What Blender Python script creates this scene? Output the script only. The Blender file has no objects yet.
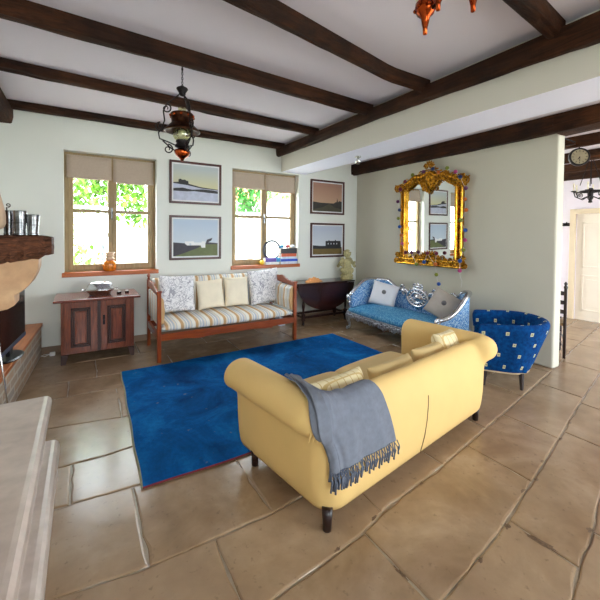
import bpy, bmesh, math, random
from mathutils import Vector, Matrix
random.seed(7)
PI = math.pi
col = bpy.context.scene.collection

# ------------------------------------------------------------------ helpers
class MB:
    """collects geometry; build() links it as ONE mesh object"""
    def __init__(s): s.v = []; s.f = []; s.mi = []; s.uv = []; s.m = 0
    def add(s, vs, fs, uv=None):
        o = len(s.v); s.v += [tuple(p) for p in vs]
        for f in fs:
            s.f.append(tuple(i + o for i in f)); s.mi.append(s.m)
            s.uv.append([uv[i] for i in f] if uv else None)
        return s
    def box(s, x0, x1, y0, y1, z0, z1):
        v = [(x, y, z) for x in (x0, x1) for y in (y0, y1) for z in (z0, z1)]
        return s.add(v, [(0,1,3,2), (4,6,7,5), (0,4,5,1), (2,3,7,6), (0,2,6,4), (1,5,7,3)])
    def obox(s, c, sx, sy, sz, rz=0, rx=0, ry=0):
        M = Matrix.Translation(c) @ Matrix.Rotation(rz, 4, 'Z') @ Matrix.Rotation(rx, 4, 'X') @ Matrix.Rotation(ry, 4, 'Y')
        v = [M @ Vector((x, y, z)) for x in (-sx/2, sx/2) for y in (-sy/2, sy/2) for z in (-sz/2, sz/2)]
        return s.add(v, [(0,1,3,2), (4,6,7,5), (0,4,5,1), (2,3,7,6), (0,2,6,4), (1,5,7,3)])
    def tube(s, pts, r, n=10, cap=True, closed=False):
        pts = [Vector(p) for p in pts]; k = len(pts)
        rs = [r]*k if not hasattr(r, '__len__') else list(r)
        vs = []; up = None
        for i, p in enumerate(pts):
            if closed: t = pts[(i+1) % k] - pts[i-1]
            else: t = pts[min(i+1, k-1)] - pts[max(i-1, 0)]
            if t.length < 1e-9: t = Vector((0, 0, 1))
            t.normalize()
            if up is None:
                up = Vector((0, 0, 1)) if abs(t.z) < .9 else Vector((1, 0, 0))
            a = up - t*up.dot(t)
            if a.length < 1e-6: a = t.orthogonal()
            a.normalize(); up = a; b = t.cross(a)
            for j in range(n):
                w = 2*PI*j/n
                vs.append(p + rs[i]*(math.cos(w)*a + math.sin(w)*b))
        fs = []
        for i in range(k if closed else k-1):
            for j in range(n):
                a0 = i*n + j; a1 = i*n + (j+1) % n; b0 = ((i+1) % k)*n + j; b1 = ((i+1) % k)*n + (j+1) % n
                fs.append((a0, a1, b1, b0))
        if cap and not closed: fs += [tuple(range(n))[::-1], tuple((k-1)*n + j for j in range(n))]
        return s.add(vs, fs)
    def cyl(s, p0, p1, r0, r1=None, n=16): return s.tube([p0, p1], [r0, r0 if r1 is None else r1], n)
    def lathe(s, prof, c=(0, 0, 0), n=24, axis='Z', sx=1, sy=1):
        c = Vector(c); vs = []; fs = []; k = len(prof)
        for (r, z) in prof:
            for j in range(n):
                w = 2*PI*j/n; a = max(r, 1e-4)*math.cos(w)*sx; b = max(r, 1e-4)*math.sin(w)*sy
                vs.append(c + (Vector((a, b, z)) if axis == 'Z' else Vector((z, a, b)) if axis == 'X' else Vector((a, z, b))))
        for i in range(k-1):
            for j in range(n): fs.append((i*n+j, i*n+(j+1) % n, (i+1)*n+(j+1) % n, (i+1)*n+j))
        fs += [tuple(range(n))[::-1], tuple((k-1)*n + j for j in range(n))]
        return s.add(vs, fs)
    def ball(s, c, r, sc=(1, 1, 1), n=12, m=8, rot=None):
        vs = []; fs = []; c = Vector(c)
        for i in range(m+1):
            ph = PI*i/m
            for j in range(n):
                w = 2*PI*j/n
                p = Vector((r*sc[0]*math.sin(ph)*math.cos(w), r*sc[1]*math.sin(ph)*math.sin(w), r*sc[2]*math.cos(ph)))
                if rot: p = rot @ p
                vs.append(c + p)
        for i in range(m):
            for j in range(n): fs.append((i*n+j, (i+1)*n+j, (i+1)*n+(j+1) % n, i*n+(j+1) % n))
        return s.add(vs, fs)
    def prism(s, poly, d0, d1, axis='Y'):
        """poly of (a,b): axis Y -> (x,z); axis X -> (y,z); axis Z -> (x,y); extruded d0..d1"""
        n = len(poly)
        P = {'Y': lambda a, b, d: (a, d, b), 'X': lambda a, b, d: (d, a, b), 'Z': lambda a, b, d: (a, b, d)}[axis]
        vs = [P(a, b, d0) for a, b in poly] + [P(a, b, d1) for a, b in poly]
        fs = [tuple(range(n))[::-1], tuple(range(n, 2*n))] + [(i, (i+1) % n, n+(i+1) % n, n+i) for i in range(n)]
        return s.add(vs, fs)
    def grid(s, rows, closed=False, uv=None):
        k = len(rows); n = len(rows[0]); vs = [p for r in rows for p in r]; fs = []
        for i in range(k-1):
            for j in range(n if closed else n-1): fs.append((i*n+j, i*n+(j+1) % n, (i+1)*n+(j+1) % n, (i+1)*n+j))
        return s.add(vs, fs, [q for r in uv for q in r] if uv else None)
    def spiral(s, c, ax, ay, r0, r1, a0, a1, tr0, tr1, n=26, k=7):
        c = Vector(c); ax = Vector(ax); ay = Vector(ay); pts = []; rs = []
        for i in range(n):
            t = i/(n-1); a = a0+(a1-a0)*t; r = r0+(r1-r0)*t
            pts.append(c + ax*r*math.cos(a) + ay*r*math.sin(a)); rs.append(tr0+(tr1-tr0)*t)
        return s.tube(pts, rs, k)
    def build(s, name, mats, parent=None, smooth=False, bevel=0, sub=0, solid=0, seg=2, weld=0):
        me = bpy.data.meshes.new(name); me.from_pydata(s.v, [], s.f)
        mats = mats if isinstance(mats, (list, tuple)) else [mats]
        for m in mats: me.materials.append(m)
        me.polygons.foreach_set('material_index', s.mi)
        if any(u for u in s.uv):
            ul = me.uv_layers.new(name='UVMap'); li = 0
            for f, u in zip(s.f, s.uv):
                for q in range(len(f)):
                    ul.data[li].uv = u[q] if u else (0, 0); li += 1
        bm = bmesh.new(); bm.from_mesh(me)
        if weld: bmesh.ops.remove_doubles(bm, verts=bm.verts, dist=weld)
        bmesh.ops.recalc_face_normals(bm, faces=bm.faces); bm.to_mesh(me); bm.free()
        if smooth: me.polygons.foreach_set('use_smooth', [True]*len(me.polygons))
        me.update()
        o = bpy.data.objects.new(name, me); col.objects.link(o)
        if parent: o.parent = parent
        if solid: m = o.modifiers.new('Solidify', 'SOLIDIFY'); m.thickness = solid; m.offset = 0
        if bevel:
            m = o.modifiers.new('Bevel', 'BEVEL'); m.width = bevel; m.segments = seg; m.limit_method = 'ANGLE'; m.angle_limit = .6
            if smooth: m.harden_normals = False
        if sub: m = o.modifiers.new('Subsurf', 'SUBSURF'); m.levels = sub; m.render_levels = sub
        return o

def thing(name, label, cat, loc=(0, 0, 0), rz=0, group=None):
    o = bpy.data.objects.new(name, None); col.objects.link(o); o.empty_display_size = .1
    o.location = loc; o.rotation_euler = (0, 0, rz); o['label'] = label; o['category'] = cat
    if group: o['group'] = group
    return o
def tag(o, label, cat, group=None, kind=None):
    o['label'] = label; o['category'] = cat
    if group: o['group'] = group
    if kind: o['kind'] = kind
    return o
def struct(o, label=None):
    o['kind'] = 'structure'
    if label: o['label'] = label
    return o

# ------------------------------------------------------------------ materials
def S(c):  # sRGB 0-255 -> linear
    f = lambda x: (x/255/12.92) if x/255 <= .04045 else ((x/255+.055)/1.055)**2.4
    return (f(c[0]), f(c[1]), f(c[2]), 1)
class NT:
    def __init__(s, name):
        s.mat = bpy.data.materials.new(name); s.mat.use_nodes = True; s.t = s.mat.node_tree
        s.b = s.t.nodes['Principled BSDF']; s.out = s.t.nodes['Material Output']
    def n(s, typ, **k):
        nd = s.t.nodes.new(typ)
        for a, b in k.items():
            if hasattr(nd, a) and a not in ('Scale',): setattr(nd, a, b)
        return nd
    def l(s, a, b): s.t.links.new(a, b)
    def coord(s, kind='Object', scale=(1, 1, 1), rot=(0, 0, 0)):
        tc = s.n('ShaderNodeTexCoord'); mp = s.n('ShaderNodeMapping'); s.l(tc.outputs[kind], mp.inputs[0])
        mp.inputs['Scale'].default_value = scale; mp.inputs['Rotation'].default_value = rot
        return mp.outputs[0]
    def noise(s, vec, scale, detail=4, rough=.55, dist=0):
        nd = s.n('ShaderNodeTexNoise'); s.l(vec, nd.inputs['Vector'])
        nd.inputs['Scale'].default_value = scale; nd.inputs['Detail'].default_value = detail
        nd.inputs['Roughness'].default_value = rough; nd.inputs['Distortion'].default_value = dist
        return nd.outputs['Fac']
    def ramp(s, fac, stops, interp='LINEAR'):
        r = s.n('ShaderNodeValToRGB'); r.color_ramp.interpolation = interp
        e = r.color_ramp.elements
        while len(e) < len(stops): e.new(.5)
        for el, (p, c) in zip(e, stops): el.position = p; el.color = c
        s.l(fac, r.inputs[0]); return r.outputs[0]
    def math(s, op, a, b=None, c=None):
        m = s.n('ShaderNodeMath'); m.operation = op
        for i, x in enumerate((a, b, c)):
            if x is None: continue
            if isinstance(x, (int, float)): m.inputs[i].default_value = x
            else: s.l(x, m.inputs[i])
        return m.outputs[0]
    def mix(s, fac, a, b):
        m = s.n('ShaderNodeMix'); m.data_type = 'RGBA'
        for sock, x in ((m.inputs[0], fac), (m.inputs[6], a), (m.inputs[7], b)):
            if isinstance(x, (int, float, tuple)): sock.default_value = x
            else: s.l(x, sock)
        return m.outputs[2]
    def bump(s, h, strength=.3, dist=.01):
        b = s.n('ShaderNodeBump'); b.inputs['Strength'].default_value = strength; b.inputs['Distance'].default_value = dist
        s.l(h, b.inputs['Height']); s.l(b.outputs[0], s.b.inputs['Normal'])
    def fin(s, color=None, rough=.5, metal=0, spec=None, sheen=0, coat=0):
        if color is not None:
            if isinstance(color, tuple): s.b.inputs['Base Color'].default_value = color
            else: s.l(color, s.b.inputs['Base Color'])
        if isinstance(rough, (int, float)): s.b.inputs['Roughness'].default_value = rough
        else: s.l(rough, s.b.inputs['Roughness'])
        s.b.inputs['Metallic'].default_value = metal
        if spec is not None: s.b.inputs['Specular IOR Level'].default_value = spec
        if sheen: s.b.inputs['Sheen Weight'].default_value = sheen
        if coat: s.b.inputs['Coat Weight'].default_value = coat
        return s.mat
def plain(name, c, rough=.5, metal=0, var=.08, scale=6, bump=0, bs=40, spec=None, sheen=0, coat=0):
    m = NT(name); v = m.coord(); n = m.noise(v, scale)
    a = S(c); d = tuple(max(0, x*(1-var)) for x in a[:3])+(1,); u = tuple(min(1, x*(1+var)) for x in a[:3])+(1,)
    colr = m.ramp(n, [(.3, d), (.7, u)])
    if bump: m.bump(m.noise(v, bs, 5), bump, .01)
    return m.fin(colr, rough, metal, spec, sheen, coat)
def wood(name, c1, c2, axis='X', scale=3, rough=.4, bump=.15, coat=0, stretch=12):
    m = NT(name); sc = {'X': (1, stretch, stretch), 'Y': (stretch, 1, stretch), 'Z': (stretch, stretch, 1)}[axis]
    v = m.coord(scale=sc); n = m.noise(v, scale, 6, .6, 1.2); n2 = m.noise(m.coord(), 3, 3)
    c = m.ramp(n, [(.3, S(c1)), (.68, S(c2))])
    c = m.mix(m.math('MULTIPLY', n2, .5), c, S(tuple(x*.6 for x in c1)))
    m.bump(n, bump, .01); return m.fin(c, rough, 0, None, 0, coat)
def metal(name, c, rough=.25, bump=0, bs=60, dark=None, ds=25):
    m = NT(name); v = m.coord(); colr = S(c)
    if dark: colr = m.ramp(m.noise(v, ds, 4, .6), [(.38, S(dark)), (.62, S(c))])
    if bump: m.bump(m.noise(v, bs, 4), bump, .01)
    return m.fin(colr, rough, 1)

M = {}
M['wall'] = plain('wall_paint', (232, 234, 226), .85, var=.02, scale=1.5, bump=.12, bs=7)
M['wallr'] = plain('partition_shaded_paint', (202, 198, 182), .85, var=.02, scale=1.5, bump=.12, bs=7)  # wall colour toned down to carry the shade of the backlit side
M['ceil'] = plain('ceiling_paint', (216, 210, 220), .9, var=.02, scale=1, bump=.1, bs=5)
M['soffit'] = plain('bulkhead_paint', (222, 219, 207), .85, var=.015, scale=1, bump=.06, bs=5)
M['soffitlit'] = plain('bulkhead_underside_lit', (236, 238, 255), .8, var=.01, scale=1)  # light from floor and outside put into a whiter, bluer underside colour
M['farwall'] = plain('far_room_paint', (236, 226, 236), .85, var=.015)
def beam_mat(name, c1, c2, axis, ns=2.2):
    m = NT(name); sc = {'X': (1, 9, 9), 'Y': (9, 1, 9)}[axis]
    n = m.noise(m.coord(scale=sc), ns, 8, .65, 1.6); n2 = m.noise(m.coord(), 2.3, 4)
    c = m.ramp(n, [(.28, S(c1)), (.55, S(c2)), (.8, S((min(255, c2[0]*1.35), c2[1]*1.25, c2[2]*1.1)))])
    c = m.mix(m.ramp(n2, [(.4, (0, 0, 0, 1)), (.65, (.8, .8, .8, 1))]), c, S(c1))
    m.bump(n, .6, .02); return m.fin(c, .75, 0, .2)
M['beamx'] = beam_mat('old_oak_beam_x', (22, 11, 7), (64, 36, 19), 'X')
M['beamy'] = beam_mat('old_oak_beam_y', (24, 12, 7), (72, 42, 22), 'Y')
M['sill'] = wood('sill_orange_wood', (172, 82, 20), (206, 108, 36), 'X', 3, .35, .05)
M['frame'] = wood('window_frame_wood', (150, 124, 82), (182, 156, 112), 'Z', 3, .5, .05)
M['blind'] = plain('blind_linen', (186, 168, 150), .9, var=.04, scale=60, bump=.1, bs=200)
M['mahog'] = wood('bench_mahogany', (136, 56, 12), (180, 84, 26), 'X', 3, .28, .05, .3)
M['mahogz'] = wood('bench_mahogany_upright', (130, 52, 12), (174, 80, 24), 'Z', 3, .28, .05, .3)
M['cab'] = wood('cabinet_walnut', (88, 34, 12), (150, 72, 36), 'Z', 4, .32, .08, .2)
M['cabtop'] = wood('cabinet_top_walnut', (104, 46, 34), (142, 74, 56), 'X', 4, .22, .05, .3)
M['cabdark'] = plain('dark_wood_moulding', (52, 24, 18), .35)
M['table'] = wood('table_dark_mahogany', (36, 14, 12), (62, 26, 22), 'X', 3, .22, .04, .3)
M['picframe'] = wood('picture_frame_redwood', (70, 28, 22), (92, 40, 32), 'X', 6, .35, .05)
M['darkleg'] = plain('ebonised_leg', (34, 16, 14), .3)
M['cream'] = plain('cream_upholstery', (226, 190, 122), .75, var=.035, scale=3, bump=.08, bs=300)
M['creamseat'] = plain('cream_seat_cloth', (214, 186, 130), .8, var=.04, scale=4, bump=.06, bs=300)
def check_mat():
    m = NT('cream_check_cloth'); v = m.coord(scale=(16, 16, 16)); sp = m.n('ShaderNodeSeparateXYZ'); m.l(v, sp.inputs[0])
    a = m.math('LESS_THAN', m.math('FRACT', sp.outputs[0]), .12); b = m.math('LESS_THAN', m.math('FRACT', sp.outputs[1]), .12)
    c = m.math('MAXIMUM', a, b); return m.fin(m.mix(c, S((240, 224, 180)), S((214, 184, 122))), .8)
M['check'] = check_mat()
M['throw'] = plain('grey_throw_wool', (114, 119, 131), .95, var=.1, scale=30, bump=.25, bs=260)
M['throwd'] = plain('grey_throw_fringe', (92, 98, 112), .95, var=.15, scale=30)
M['steel'] = metal('pewter', (214, 214, 210), .22)
M['pewter'] = metal('dull_pewter', (150, 150, 150), .2, 0, 60, (96, 96, 96), 14)
M['silver'] = metal('silver_leaf', (206, 210, 218), .3, .35, 55, (130, 132, 142), 40)
M['silverb'] = metal('silver_leaf_bright', (212, 214, 220), .22, .15, 30)
def gold():
    m = NT('gilt_gold'); v = m.coord(); n = m.noise(v, 38, 5, .65)
    c = m.ramp(n, [(.38, S((70, 38, 6))), (.52, S((184, 122, 24))), (.7, S((244, 194, 80)))])
    m.bump(m.noise(v, 55, 5, .6), .6, .012); return m.fin(c, .3, .95)
M['gold'] = gold()
M['goldb'] = metal('gilt_plain', (236, 182, 70), .26, .1, 30, (190, 128, 34), 14)
M['mirror'] = metal('mirror_silvering', (236, 238, 236), .015)
M['copper'] = metal('copper', (206, 96, 44), .22, .06, 20, (140, 54, 20), 9)
M['darkbrass'] = metal('aged_bronze', (84, 54, 38), .4, .1, 40, (40, 24, 18), 20)
M['iron'] = plain('black_iron', (30, 24, 24), .45, .6)
M['black'] = plain('black_plastic', (10, 10, 12), .35)
M['screen'] = plain('tv_screen', (5, 5, 8), .12, spec=.5)
M['bezel'] = plain('tv_bezel', (62, 70, 92), .3)
M['whitep'] = plain('white_plastic', (232, 232, 232), .4)
M['door'] = plain('door_cream_paint', (246, 234, 218), .5, var=.015)
M['doorf'] = plain('door_frame_paint', (228, 208, 178), .5, var=.03)
def glass(name, tint=(1, 1, 1, 1), refl=.06):
    m = NT(name); tr = m.n('ShaderNodeBsdfTransparent'); tr.inputs[0].default_value = tint
    gl = m.n('ShaderNodeBsdfGlossy'); gl.inputs['Roughness'].default_value = .02
    mx = m.n('ShaderNodeMixShader'); mx.inputs[0].default_value = refl
    m.l(tr.outputs[0], mx.inputs[1]); m.l(gl.outputs[0], mx.inputs[2]); m.l(mx.outputs[0], m.out.inputs[0])
    return m.mat
M['glassp'] = glass('dish_glass', (.93, .94, .96, 1), .08); M['glass'] = glass('window_glass'); M['globe'] = glass('pale_lamp_glass', (.86, .86, .62, 1), .18)
M['opal'] = plain('frosted_lamp_glass', (206, 208, 190), .3)
def stripes(ax=0):
    m = NT('striped_ticking'); v = m.coord(); sp = m.n('ShaderNodeSeparateXYZ'); m.l(v, sp.inputs[0])
    f = m.math('FRACT', m.math('MULTIPLY', m.math('ADD', sp.outputs[ax], 5.0), 5.4))
    cr = S((230, 220, 200)); tan = S((204, 164, 116)); gr = S((190, 196, 206)); w = S((238, 234, 224))
    c = m.ramp(f, [(0, w), (.18, tan), (.38, cr), (.5, gr), (.58, w), (.66, gr), (.78, cr), (.9, gr), (.95, w)], 'CONSTANT')
    m.bump(m.noise(v, 200), .05); return m.fin(c, .85)
M['stripe'] = stripes(); M['stripey'] = stripes(1)
def paisley():
    m = NT('scrolled_line_print'); v = m.coord()
    n = m.noise(v, 6.5, 1, .4, 2.2); n2 = m.noise(v, 13, 1, .4, 2)
    a = m.math('LESS_THAN', m.math('ABSOLUTE', m.math('SUBTRACT', n, .5)), .022)
    b = m.math('LESS_THAN', m.math('ABSOLUTE', m.math('SUBTRACT', n2, .46)), .022)
    return m.fin(m.mix(m.math('MULTIPLY', m.math('MAXIMUM', a, b), .6), S((240, 238, 240)), S((84, 84, 112))), .85)
M['paisley'] = paisley()
M['creamlinen'] = plain('cream_linen', (244, 232, 208), .9, var=.04, scale=10, bump=.1, bs=100)
M['whitelinen'] = plain('white_linen', (222, 222, 228), .9, var=.03, scale=10, bump=.1, bs=80)
M['btn'] = plain('dark_beaded_button', (92, 88, 92), .4, var=.3, scale=80)
M['taupe'] = plain('taupe_linen', (178, 168, 158), .9, var=.06, scale=10, bump=.1, bs=80)
def blue_damask(name, base, light, sc=34, amt=.75):
    m = NT(name); v = m.coord(); vo = m.n('ShaderNodeTexVoronoi'); vo.feature = 'F1'; m.l(v, vo.inputs['Vector']); vo.inputs['Scale'].default_value = sc
    n = m.noise(v, sc*1.3, 3, .5, 1.5)
    f = m.math('MULTIPLY', m.ramp(n, [(.47, (0, 0, 0, 1)), (.55, (1, 1, 1, 1))]), amt)
    c = m.mix(f, S(base), S(light)); m.bump(n, .2, .005); return m.fin(c, .6, 0, .3)
M['damask'] = blue_damask('blue_damask_seat', (24, 116, 176), (130, 194, 218), 34, .7)
M['damask2'] = blue_damask('blue_damask_arm', (24, 112, 190), (190, 220, 236), 40, .85)
M['bluesilk'] = plain('plain_blue_silk', (38, 136, 196), .5, var=.08, scale=4)
def rug():
    m = NT('overdyed_rug'); v = m.coord()
    n = m.noise(v, 2.0, 6, .65, .8); n2 = m.noise(v, 26, 5, .7); n3 = m.noise(v, 15, 2, .5)
    c = m.ramp(n, [(.3, S((0, 52, 104))), (.5, S((0, 86, 152))), (.7, S((16, 120, 192)))])
    c = m.mix(m.ramp(n2, [(.35, (0, 0, 0, 1)), (.75, (.45, .45, .45, 1))]), c, S((8, 50, 96)))
    sp = m.ramp(n3, [(.70, (0, 0, 0, 1)), (.76, (.5, .5, .5, 1))]); c = m.mix(sp, c, S((110, 120, 120)))
    m.bump(m.noise(v, 160, 4), .5, .006); return m.fin(c, .95, 0, .1)
M['rug'] = rug()
M['rugred'] = plain('rug_red_edge', (112, 30, 44), .9); M['rugcream'] = plain('rug_selvage', (150, 148, 120), .9)
def tubmat():
    m = NT('blue_chenille_squares'); tc = m.n('ShaderNodeTexCoord'); sp = m.n('ShaderNodeSeparateXYZ'); m.l(tc.outputs['UV'], sp.inputs[0])
    p = .185
    r = m.math('DIVIDE', sp.outputs[1], p*.72); row = m.math('FLOOR', r)
    u = m.math('ADD', m.math('DIVIDE', sp.outputs[0], p), m.math('MULTIPLY', row, .37))
    a = m.math('LESS_THAN', m.math('ABSOLUTE', m.math('SUBTRACT', m.math('FRACT', u), .5)), .072)
    b = m.math('LESS_THAN', m.math('ABSOLUTE', m.math('SUBTRACT', m.math('FRACT', r), .5)), .15)
    a2 = m.math('GREATER_THAN', m.math('ABSOLUTE', m.math('SUBTRACT', m.math('FRACT', u), .5)), .04)
    b2 = m.math('GREATER_THAN', m.math('ABSOLUTE', m.math('SUBTRACT', m.math('FRACT', r), .5)), .055)
    f = m.math('MULTIPLY', a, b); core = m.math('SUBTRACT', 1, m.math('MAXIMUM', a2, b2))
    v = m.coord(); bl = m.ramp(m.noise(v, 30, 4), [(.3, S((0, 40, 92))), (.7, S((0, 72, 134)))])
    c = m.mix(f, bl, S((196, 196, 160))); c = m.mix(m.math('MULTIPLY', core, f), c, S((150, 140, 100)))
    m.bump(m.noise(v, 150), .3, .006); return m.fin(c, .9, 0, .15)
M['tub'] = tubmat()
def stone(name, c1, c2, c3, rough=.35, sc=2.2, bump=.35, island=True):
    m = NT(name); v = m.coord(); n = m.noise(v, sc, 6, .6, .5); n2 = m.noise(v, sc*4, 4, .5)
    c = m.ramp(n, [(.3, S(c1)), (.52, S(c2)), (.75, S(c3))])
    c = m.mix(m.ramp(n2, [(.35, (0, 0, 0, 1)), (.75, (.4, .4, .4, 1))]), c, S(tuple(x*.8 for x in c1)))
    if island:
        g = m.n('ShaderNodeNewGeometry'); c = m.mix(m.math('MULTIPLY', g.outputs['Random Per Island'], .3), c, S(c3))
        sp_ = m.ramp(m.noise(v, 22, 3, .6), [(.62, (0, 0, 0, 1)), (.72, (.35, .35, .35, 1))]); c = m.mix(sp_, c, S(tuple(x*.6 for x in c1)))
    m.bump(m.noise(v, 4, 3, .5), bump, .02)
    rr = m.ramp(n, [(.25, (rough-.03,)*3+(1,)), (.8, (rough+.10,)*3+(1,))]); return m.fin(c, rr, 0, .45)
M['floor'] = stone('limestone_flags', (132, 104, 76), (153, 126, 97), (178, 153, 126), .19, 2.2, .12)
M['grout'] = plain('grout', (150, 134, 114), .28, var=.2, scale=12, bump=.5, bs=22)
M['ledge'] = stone('hearth_limestone', (188, 170, 158), (202, 186, 174), (214, 200, 190), .3, 3, .15, False)
M['corbel'] = stone('carved_limestone', (176, 134, 96), (196, 156, 116), (212, 174, 134), .6, 4, .3, False)
def brick():
    m = NT('rough_brick'); tc = m.coord(rot=(0, -PI/2, 0)); b = m.n('ShaderNodeTexBrick')
    v = m.coord(); sp = m.n('ShaderNodeSeparateXYZ'); m.l(v, sp.inputs[0]); cb = m.n('ShaderNodeCombineXYZ')
    m.l(sp.outputs[1], cb.inputs[0]); m.l(sp.outputs[2], cb.inputs[1]); m.l(cb.outputs[0], b.inputs['Vector'])
    b.inputs['Scale'].default_value = 1; b.inputs['Brick Width'].default_value = .27; b.inputs['Row Height'].default_value = .085
    b.inputs['Mortar Size'].default_value = .012; b.inputs['Color1'].default_value = S((188, 150, 118)); b.inputs['Color2'].default_value = S((146, 142, 138)); b.inputs['Mortar'].default_value = S((204, 196, 182))
    c = m.mix(m.math('MULTIPLY', m.noise(v, 14, 5), .6), b.outputs[0], S((176, 164, 148)))
    m.bump(m.math('ADD', m.math('MULTIPLY', b.outputs[1], -1), m.noise(v, 20)), .6, .02); return m.fin(c, .8)
M['brick'] = brick()
M['oak'] = wood('hearth_oak_board', (176, 92, 34), (210, 126, 58), 'Y', 3, .35, .05)
M['roughoak'] = beam_mat('mantel_rough_oak', (30, 20, 16), (100, 62, 42), 'X', 5)
M['bone'] = plain('pale_carved_wood', (206, 176, 146), .6, var=.1, bump=.3, bs=14)
M['plaster'] = plain('gilded_plaster', (186, 176, 128), .5, var=.25, scale=30, bump=.5, bs=40)
M['amber'] = plain('amber_mosaic', (206, 118, 36), .15, var=.5, scale=42)
M['jarclear'] = plain('jar_neck_glass', (214, 180, 150), .1, var=.2, scale=20)
M['orangecloth'] = plain('orange_cloth', (218, 150, 90), .8, var=.15, scale=20, bump=.4, bs=40)
M['leaf'] = plain('leaf_green', (96, 150, 30), .6, var=.35, scale=2); M['leaf2'] = plain('leaf_deep_green', (56, 122, 44), .6, var=.35, scale=2)
M['bark'] = plain('bark', (120, 104, 84), .8)
M['gravel'] = plain('pale_gravel', (232, 228, 214), .9, var=.06, scale=3)
M['render'] = plain('white_render', (240, 238, 232), .9, var=.03); M['terracotta'] = plain('terracotta', (216, 138, 100), .8, var=.15, scale=20)

# ------------------------------------------------------------------ camera (21.4 mm rectilinear, shifted like a cropped frame)
Cc = Vector((-.139, -.22, 1.586)); yaw, pit, rol = .5486, .0235, .0097
F = Vector((math.sin(yaw)*math.cos(pit), math.cos(yaw)*math.cos(pit), -math.sin(pit)))
Rr = Vector((math.cos(yaw), -math.sin(yaw), 0)); Uu = Rr.cross(F)
R2 = Rr*math.cos(rol)+Uu*math.sin(rol); U2 = -Rr*math.sin(rol)+Uu*math.cos(rol)
cd = bpy.data.cameras.new('camera'); cam = bpy.data.objects.new('camera', cd); col.objects.link(cam)
cam.matrix_world = Matrix(((R2.x, U2.x, -F.x, Cc.x), (R2.y, U2.y, -F.y, Cc.y), (R2.z, U2.z, -F.z, Cc.z), (0, 0, 0, 1)))
cd.sensor_width = 36; cd.lens = 356.4/600*36; cd.shift_y = -(300-242.3)/600; cd.clip_start = .05; cd.clip_end = 200
bpy.context.scene.camera = cam
def ray(a, b): return F + (a-300)/356.4*R2 - (b-242.3)/356.4*U2
def Y_at(u, v, y): d_ = ray(u, v); return Cc + d_*((y-Cc.y)/d_.y)   # where it meets the plane Y = y
def onX(a, b, x): d = ray(a, b); return Cc + d*((x-Cc.x)/d.x)   # where a sight line meets the wall plane X = x

# ------------------------------------------------------------------ the room
DY, WX, ZC = 5.42, 4.65, 3.15
# floor: irregular limestone flags
def interp(P, x):
    if x <= P[0][0]: return P[0][1]
    for (a, b), (c, d) in zip(P, P[1:]):
        if x <= c: return b+(d-b)*(x-a)/(c-a)
    return P[-1][1]
rows = [[(-1.2, -2.7), (8, -2.7)], [(-1.2, -2.1), (8, -1.5)], [(-1.2, -1.4), (8, -.5)], [(-1.2, -.75), (8, .5)],
 [(-1.2, -.1), (1.68, .45), (1.92, .51), (2.15, .54), (2.48, .63), (5, 1.1), (8, 1.7)],
 [(-1.2, .55), (1.19, .74), (1.44, .77), (1.86, .83), (2.36, .93), (2.96, 1.05), (3.91, 1.25), (5.04, 1.47), (8, 2.0)],
 [(-1.2, 1.0), (.56, 1.12), (1.13, 1.18), (1.33, 1.24), (1.95, 1.32), (2.58, 1.43), (3.41, 1.57), (4.71, 1.81), (5.64, 2.0), (8, 2.42)],
 [(-1.2, 1.66), (-.27, 1.61), (.12, 1.56), (.78, 1.55), (1.4, 1.62), (2.6, 1.85), (4.2, 2.15), (8, 2.8)],
 [(-1.2, 2.25), (-.32, 2.22), (.14, 2.18), (.8, 2.15), (4.6, 2.75), (8, 3.3)],
 [(-1.2, 2.66), (0, 2.62), (4.6, 3.2), (8, 3.7)], [(-1.2, 3.3), (-.37, 3.25), (.21, 3.14), (4.6, 3.55), (8, 4.1)],
 [(-1.2, 3.9), (.18, 3.81), (4.6, 4.0), (8, 4.5)], [(-1.2, 4.33), (-.28, 4.25), (.23, 4.22), (4.6, 4.4), (8, 4.8)],
 [(-1.2, 4.82), (8, 4.95)], [(-1.2, 5.45), (8, 5.45)]]
joints = [[0, 1, 2, 3, 4, 5, 6, 7], [.4, 1.3, 2.2, 3.3, 4.3, 5.4, 6.6], [0, .9, 1.8, 2.8, 3.8, 5, 6], [.5, 1.3, 2.2, 3.2, 4.3, 5.3, 6.4],
 [.5, 1.17, 1.89, 3.2, 3.92, 5.0, 6.1, 7], [.3, 1.14, 2.34, 3.05, 4.07, 5.07, 6.1, 7], [.44, 1.32, 1.985, 2.7, 3.6, 4.5, 5.6, 6.3, 7.2],
 [.125, .775, 1.7, 2.6, 3.4, 4.3, 5.2, 6.2, 7.1], [-.205, .6, 1.4, 2.4, 3.3, 4.2, 5.1, 6, 7], [.9, 1.8, 2.7, 3.7, 4.5, 5.4, 6.4], [.15, 1, 2, 3, 4, 5, 6, 7],
 [-.265, .6, 1.5, 2.5, 3.4, 4.4, 5.3, 6.3], [-.005, .8, 1.7, 2.6, 3.5, 4.3, 5.2, 6.2], [.5, 1.4, 2.3, 3.1, 4.0, 5, 6, 7]]
fl = MB(); rnd = random.Random(3)
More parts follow.
